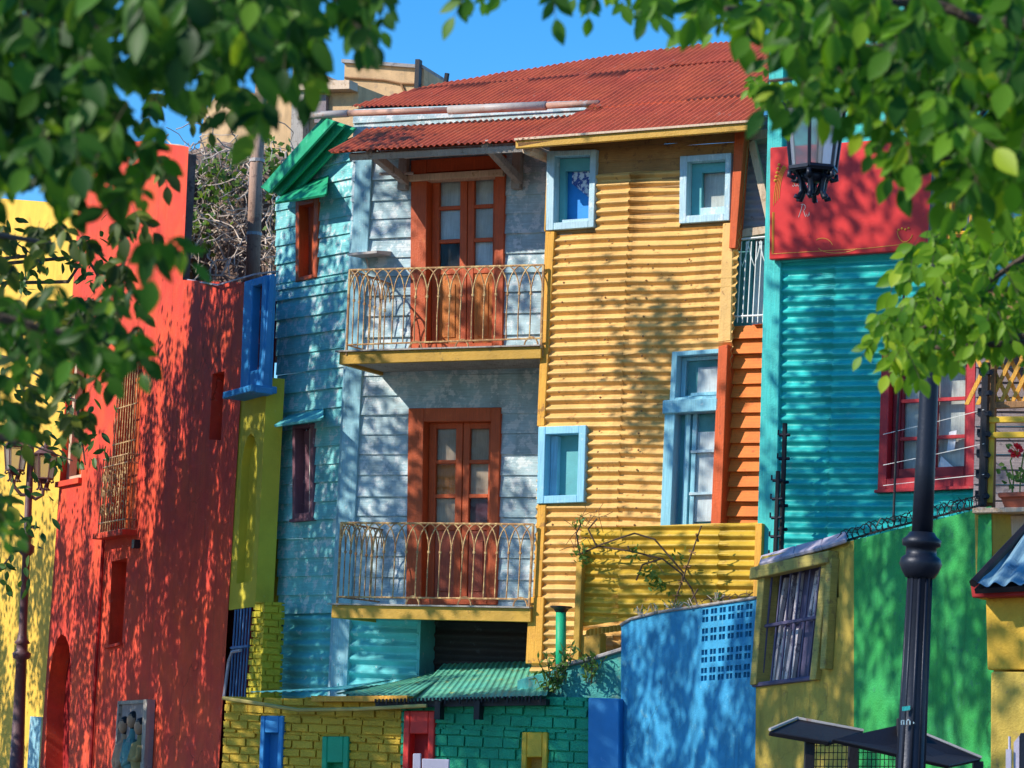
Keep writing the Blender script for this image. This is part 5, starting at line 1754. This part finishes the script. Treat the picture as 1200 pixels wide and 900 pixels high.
def shade(mb, P, px_poly, frac, t0, t1, L=.16, spread=(.10, .26), stretch=1.0, loose=.25):
    """leaf clumps of a tree up-sun of a stretch of wall: real foliage that dapples it"""
    pg = P.poly(px_poly)
    lo = (min(a for a, b in pg), min(b for a, b in pg)); hi = (max(a for a, b in pg), max(b for a, b in pg))
    ar = abs(sum(pg[i][0] * pg[(i + 1) % len(pg)][1] - pg[(i + 1) % len(pg)][0] * pg[i][1] for i in range(len(pg)))) / 2
    cosw = max(.15, abs(SD.dot(P.n)))
    need = -math.log(max(1e-3, 1 - frac)) * ar * cosw
    def inside(a, b):
        c = False
        for i in range(len(pg)):
            (x0, y0), (x1, y1) = pg[i], pg[i - 1]
            if (y0 > b) != (y1 > b) and a < (x1 - x0) * (b - y0) / (y1 - y0) + x0: c = not c
        return c
    got, tries = 0.0, 0
    while got < need and tries < 6000:
        tries += 1
        a, b = random.uniform(lo[0], hi[0]), random.uniform(lo[1], hi[1])
        if not inside(a, b): continue
        sp = random.uniform(*spread)
        got += math.pi * (1.25 * sp) ** 2 * stretch * (.62 + .38 / stretch)
        c = P.pt(a, b) - SD * random.uniform(t0, t1)
        if inside_frame(c, 40): continue
        n = int(2.0 * math.pi * (1.25 * sp) ** 2 * stretch / (L * L * .155))
        for m in range(n):
            k = 1.0 if random.random() > loose else 1.9
            q = c + Vector((random.gauss(0, sp * k), random.gauss(0, sp * k), random.gauss(0, sp * stretch * k)))
            diamond(mb, q, rv() + Vector((0, 0, -.9)), rv(), L * random.uniform(.7, 1.3), L * .6)

def bough(mb, pts, r0, r1, seg=7):
    n = len(pts)
    mb.tube(pts, [r0 + (r1 - r0) * i / (n - 1) for i in range(n)], seg)

# --- plane tree up the street that dapples the red, lime and turquoise walls
t1_ = MB(); t1_.open = True
VS = dict(spread=(.05, .13), stretch=2.4, L=.13)
shade(t1_, RW, [(150, 1000), (262, 1000), (275, 640), (290, 332), (230, 332), (205, 480), (170, 640), (150, 640)], .80, 4.5, 8, **VS)
shade(t1_, RW, [(40, 1000), (150, 1000), (160, 640), (120, 600), (55, 620)], .45, 4.5, 8, **VS)
shade(t1_, RW, [(160, 640), (200, 480), (212, 420), (150, 420), (100, 600)], .30, 4.5, 8, **VS)
shade(t1_, VW, [(-20, 1000), (60, 1000), (70, 640), (20, 640), (-20, 560)], .5, 4.5, 8, **VS)
shade(t1_, LW, [(262, 830), (300, 830), (312, 320), (282, 330)], .66, 5, 8, **VS)
shade(t1_, TW, [(326, 500), (405, 500), (408, 330), (326, 340)], .60, 6, 9, **VS)
shade(t1_, TW, [(326, 340), (407, 330), (407, 170), (380, 180), (326, 230)], .22, 6, 9, spread=(.08, .2), stretch=1.6)
shade(t1_, TW, [(326, 830), (402, 830), (405, 500), (326, 500)], .70, 6, 9, **VS)
p_tr = [Vector((-10.2, 32.5, 0)), Vector((-10.0, 32.8, 2)), Vector((-9.6, 33.2, 3.6)), Vector((-9.3, 33.8, 5.2))]
tr1 = thing('street_tree', 'leafy street tree whose low twigs hang before the far yellow wall', 'tree', p_tr[0])
w = MB(); bough(w, p_tr, .24, .14, 10)
for k in range(9):
    q = p_tr[2 + k % 2] + Vector((random.uniform(-1.5, 1.0), random.uniform(-2.5, 3), random.uniform(.5, 3.5)))
    bough(w, [p_tr[2 + k % 2], p_tr[2 + k % 2].lerp(q, .5) + Vector((0, 0, .4)), q], .09, .02)
# twigs that hang into the picture
TWG = [(-30, 250, 40, 300, 28), (30, 300, 30, 330, 28), (80, 330, 110, 285, 28), (-20, 500, 85, 540, 28), (-20, 560, 40, 620, 27), (-20, 690, 14, 650, 27), (90, 470, 100, 545, 28), (10, 420, 70, 455, 28), (100, 300, 130, 345, 28)]
tl = MB(); tl.open = True
for x0, y0, x1, y1, dp in TWG:
    A, Bq = at_depth(x0, y0, dp), at_depth(x1, y1, dp)
    bough(w, [p_tr[3], p_tr[3].lerp(A, .55) + Vector((0, 0, .5)), A, A.lerp(Bq, .5), Bq], .03, .006, 5)
    for k in range(46):
        q = A.lerp(Bq, random.random()) + Vector((random.gauss(0, .13), random.gauss(0, .25), random.gauss(0, .13)))
        leaf_poly(tl, q, rv() + Vector((.2, 0, -.7)), rv() + Vector((0, -.5, .5)), .13 * random.uniform(.7, 1.2), .055)
part('trunk', w, M['bark'], tr1)
tl.v_off = 0
part('crown', t1_, M['leaf_shade'], tr1)
part('twig_leaves', tl, M['leaf_shade'], tr1)

# --- tree that dapples the balconies and the yellow house
t2_ = MB(); t2_.open = True
BS = dict(spread=(.10, .24), stretch=1.1)
shade(t2_, WW, [(405, 410), (640, 410), (640, 180), (410, 180)], .24, 7, 10, **BS)
shade(t2_, WW, [(400, 800), (640, 800), (640, 560), (405, 430)], .55, 7, 10, **BS)
shade(t2_, WW, [(470, 800), (630, 800), (630, 738), (470, 738)], .88, 7, 10, **BS)
shade(t2_, YW, [(640, 620), (850, 620), (860, 400), (860, 330), (700, 300), (640, 420)], .10, 8, 11, **BS)
shade(t2_, YW, [(720, 400), (800, 400), (800, 310), (740, 310)], .28, 8, 11, **BS)
shade(t2_, FP, [(620, 780), (890, 740), (890, 615), (680, 615)], .26, 8, 11, **BS)
shade(t2_, SW, [(258, 920), (470, 920), (470, 820), (264, 822)], .78, 8, 11, spread=(.06, .14), stretch=2.0, L=.13)
shade(t2_, SW, [(470, 920), (730, 920), (730, 820), (470, 820)], .84, 8, 11, spread=(.06, .14), stretch=2.0, L=.13)
shade(t2_, SW.off(-1.3), [(400, 830), (650, 815), (650, 770), (400, 800)], .35, 8, 11, **BS)
shade(t2_, TL, [(890, 680), (1150, 680), (1150, 420), (895, 420)], .55, 9, 12, **BS)
shade(t2_, TL, [(890, 420), (1150, 420), (1150, 160), (900, 160)], .42, 9, 12, **BS)
p_t2 = [Vector((-10.5, 26, 0)), Vector((-10.3, 26.4, 2.6)), Vector((-9.6, 27, 4.8)), Vector((-8.9, 27.8, 6.6))]
tr2 = thing('street_tree', 'tall street tree standing out of sight and dappling the balconies with shade', 'tree', p_t2[0])
w = MB(); bough(w, p_t2, .28, .15, 10)
for k in range(12):
    q = p_t2[2 + k % 2] + Vector((random.uniform(-1, 4), random.uniform(-2, 4), random.uniform(.5, 3.5)))
    if inside_frame(q, 80): continue
    bough(w, [p_t2[2 + k % 2], p_t2[2 + k % 2].lerp(q, .5) + Vector((0, 0, .4)), q], .09, .02)
part('trunk', w, M['bark'], tr2)
part('crown', t2_, M['leaf_shade'], tr2)

# --- tree that shades the garden wall
t3_ = MB(); t3_.open = True
shade(t3_, GW, [(727, 950), (885, 950), (887, 702), (728, 730)], .74, 8, 11, **VS)
shade(t3_, GW, [(884, 950), (1001, 950), (1001, 633), (890, 655)], .74, 9, 12, **VS)
shade(t3_, GW, [(1001, 950), (1168, 950), (1160, 595), (1001, 633)], .72, 9, 12, **VS)
shade(t3_, KW, [(1150, 950), (1260, 950), (1260, 620), (1150, 680)], .6, 9, 12, **BS)
shade(t3_, HW, [(1145, 640), (1300, 640), (1300, 400), (1145, 400)], .5, 9, 12, **BS)
p_t3 = [Vector((-9.5, 19.5, 0)), Vector((-9.3, 20, 2.6)), Vector((-8.4, 21, 5.0)), Vector((-7.2, 22, 6.8))]
tr3 = thing('street_tree', 'broad street tree standing out of sight and shading the garden wall', 'tree', p_t3[0])
w = MB(); bough(w, p_t3, .26, .15, 10)
for k in range(12):
    q = p_t3[2 + k % 2] + Vector((random.uniform(-1, 4), random.uniform(-2, 4), random.uniform(.8, 4)))
    if inside_frame(q, 80): continue
    bough(w, [p_t3[2 + k % 2], p_t3[2 + k % 2].lerp(q, .5) + Vector((0, 0, .4)), q], .09, .02)
part('trunk', w, M['bark'], tr3)
part('crown', t3_, M['leaf_shade'], tr3)

# --- the two trees that frame the picture, close to the camera
def sprig(lf, st, p, axis, L, pairs=2):
    axis = axis.normalized()
    side = axis.cross(Vector((0, -1, .25))).normalized()
    face = side.cross(axis).normalized()
    if face.y > 0: face = -face
    tot = L * (.45 * pairs + .3)
    pts = [p + axis * (tot * k / 4) + Vector((0, 0, -.05 * L * k * k / 4)) for k in range(5)]
    st.tube(pts, L * .018, 4, cap=False)
    for k in range(pairs):
        q = p + axis * (tot * (.35 + .5 * k / max(1, pairs)))
        for sg in (-1, 1):
            d = axis * random.uniform(.5, .9) + side * sg * random.uniform(.6, 1.0) + Vector((0, 0, -.35)) + rv() * .2
            l = L * random.uniform(.7, 1.05)
            leaf_poly(lf, q, d, face + rv() * .55, l, l * random.uniform(.34, .62), random.uniform(.05, .5))
    leaf_poly(lf, pts[-1], axis + rv() * .3 + Vector((0, 0, -.2)), face + rv() * .45, L * random.uniform(.9, 1.15), L * .56, .2)

def foliage(lf, st, cx, cy, rx, ry, dp, n, Lpx, down=.9, shell=0.0, dj=.5):
    n, Lpx = int(n * 1.55 + .5), Lpx * .74
    for i in range(n):
        while True:
            a, b = random.uniform(-1, 1), random.uniform(-1, 1)
            if shell <= a * a + b * b <= 1: break
        d = dp + random.uniform(-dj, dj)
        p = at_depth(cx + rx * a, cy + ry * b, d)
        L = Lpx * dp / FPX * random.uniform(.6, 1.22)
        ax_ = Vector((random.uniform(-.8, .8), random.uniform(-.5, .2), -down * random.uniform(.4, 1.3)))
        sprig(lf, st, p, ax_, L, random.choice((1, 2, 2, 3)))

D1 = 4.6
lf, st = MB(), MB(); lf.open = True
#            cx   cy   rx   ry  depth  n   Lpx
for B5 in ((60, 0, 190, 80, D1, 84, 56), (50, 105, 120, 80, D1, 44, 54), (240, -18, 110, 42, D1, 34, 50), (330, 20, 90, 25, D1 + .3, 12, 44), (120, 140, 80, 50, D1 + .2, 11, 48),
           (385, -22, 75, 28, D1 + .3, 15, 46), (425, 10, 24, 22, D1 + .3, 5, 42), (320, 45, 70, 20, D1 + .2, 6, 46), (298, 100, 26, 20, D1 + .1, 2, 52), (175, 200, 16, 22, D1 + .1, 3, 46), (182, 262, 6, 10, D1 + .1, 1, 50),
           (50, 195, 60, 36, D1 + .3, 7, 42), (90, 345, 70, 26, D1 + .4, 8, 42), (20, 390, 40, 36, D1 + .4, 8, 42), (130, 380, 34, 24, D1 + .4, 5, 40), (0, 470, 24, 36, D1 + .4, 5, 40), (-8, 600, 10, 26, D1 + .4, 3, 32),
           (-90, 250, 70, 320, D1, 34, 58), (-120, 0, 150, 150, D1, 30, 60), (60, -140, 330, 80, D1 - .2, 34, 58), (350, -90, 200, 40, D1, 14, 54)):
    foliage(lf, st, *B5)
lo = MB(); lo.open = True
D1b = 8.4
for B5 in ((40, 275, 70, 26, D1b, 11, 32), (155, 270, 26, 36, D1b, 5, 34), (40, 365, 60, 34, D1b, 16, 34), (120, 375, 50, 44, D1b, 14, 34), (8, 465, 34, 40, D1b, 11, 32), (95, 455, 34, 24, D1b, 5, 30), (-2, 590, 12, 30, D1b, 3, 30), (235, 95, 60, 36, D1b, 6, 34), (140, 190, 50, 30, D1b, 4, 34)):
    foliage(lo, st, *B5)
tp = Vector((-2.3, 4.6, 0))
tr4 = thing('framing_tree', 'near leafy tree whose dark compound leaves hang across the upper left', 'tree', tp)
pts = [tp, tp + Vector((.05, 0, 1.2)), tp + Vector((.15, .05, 2.2)), tp + Vector((.4, .1, 3.0))]
bough(st, pts, .16, .09, 10)
for (x, y, dz) in ((60, 285, 3.8), (40, 385, 3.8), (25, 490, 3.8), (60, 60, 0), (240, 20, .1), (400, 0, .3), (150, 190, .2), (90, 395, .4), (20, 520, .4), (330, 80, .2)):
    e = at_depth(x, y, D1 + dz)
    s0 = pts[2] if y > 200 else pts[3]
    bough(st, [s0, s0.lerp(e, .45) + Vector((0, 0, .18)), s0.lerp(e, .8) + Vector((0, 0, .06)), e], .03, .005, 6)
part('trunk', st, M['bark'], tr4)
part('crown', lf, M['leaf_deep'], tr4, smooth=True)
part('crown', lo, M['leaf_olive'], tr4, smooth=True, label='olive brown leaf sprays lower down')

D2 = 5.4
lf, st, ll = MB(), MB(), MB(); lf.open = True; ll.open = True
for B5 in ((1080, 15, 150, 75, D2, 76, 50), (1180, 85, 90, 100, D2, 58, 50), (940, 8, 50, 40, D2, 20, 44), (1020, 70, 50, 34, D2, 11, 44), (950, 75, 34, 26, D2, 8, 42), (850, -6, 50, 24, D2, 9, 42), (1085, 125, 60, 40, D2, 17, 44), (1155, 170, 55, 50, D2, 20, 44),
           (730, -24, 120, 14, D2, 11, 36), (580, -18, 40, 10, D2, 4, 34), (1045, 170, 14, 20, D2, 3, 42), (1265, 80, 90, 200, D2, 26, 54), (1050, -140, 320, 80, D2, 34, 54)):
    foliage(lf, st, *B5)
D3 = 8.6
for B5 in ((1125, 310, 68, 48, D3, 50, 32), (1085, 365, 48, 26, D3, 28, 31), (1165, 265, 48, 44, D3, 34, 31), (1165, 370, 42, 32, D3, 24, 31), (1040, 376, 18, 16, D3, 6, 28), (1080, 408, 34, 10, D3, 10, 31), (898, 95, 22, 22, D3, 9, 24), (1210, 330, 50, 90, D3, 22, 32)):
    foliage(ll, st, *B5, dj=.35)
for B5 in ((1000, 40, 90, 60, D3 + .5, 16, 24), (1130, 110, 90, 100, D3 + .5, 26, 24)):
    foliage(ll, st, *B5, dj=.4)
tp = Vector((4.4, 7.2, 0))
tr5 = thing('framing_tree', 'near leafy tree with brighter leaves hanging across the upper right', 'tree', tp)
pts = [tp, tp + Vector((-.05, 0, 1.4)), tp + Vector((-.15, 0, 2.6)), tp + Vector((-.5, 0, 3.4))]
bough(st, pts, .19, .1, 10)
for (x, y, dp) in ((1060, 40, D2), (1170, 120, D2), (960, 60, D2), (850, 10, D2), (730, -15, D2), (1080, 190, D2), (1120, 340, D3), (1080, 400, D3), (1050, 410, D3), (900, 95, D3)):
    e = at_depth(x, y, dp)
    s0 = pts[2] if y > 200 else pts[3]
    bough(st, [s0, s0.lerp(e, .45) + Vector((0, 0, .2)), s0.lerp(e, .8) + Vector((0, 0, .06)), e], .035, .005, 6)
bough(st, [at_depth(1220, 30, D2 - .3), at_depth(1150, 25, D2 - .3), at_depth(1090, 2, D2 - .3), at_depth(1060, -20, D2 - .3)], .012, .008, 6)
bough(st, [at_depth(1220, 290, D3), at_depth(1180, 315, D3), at_depth(1130, 350, D3), at_depth(1090, 380, D3), at_depth(1045, 405, D3)], .012, .004, 6)
part('trunk', st, M['bark'], tr5)
part('crown', lf, M['leaf_mid'], tr5, smooth=True)
part('crown', ll, M['leaf_light'], tr5, smooth=True, label='light yellow green sprays in the sun')
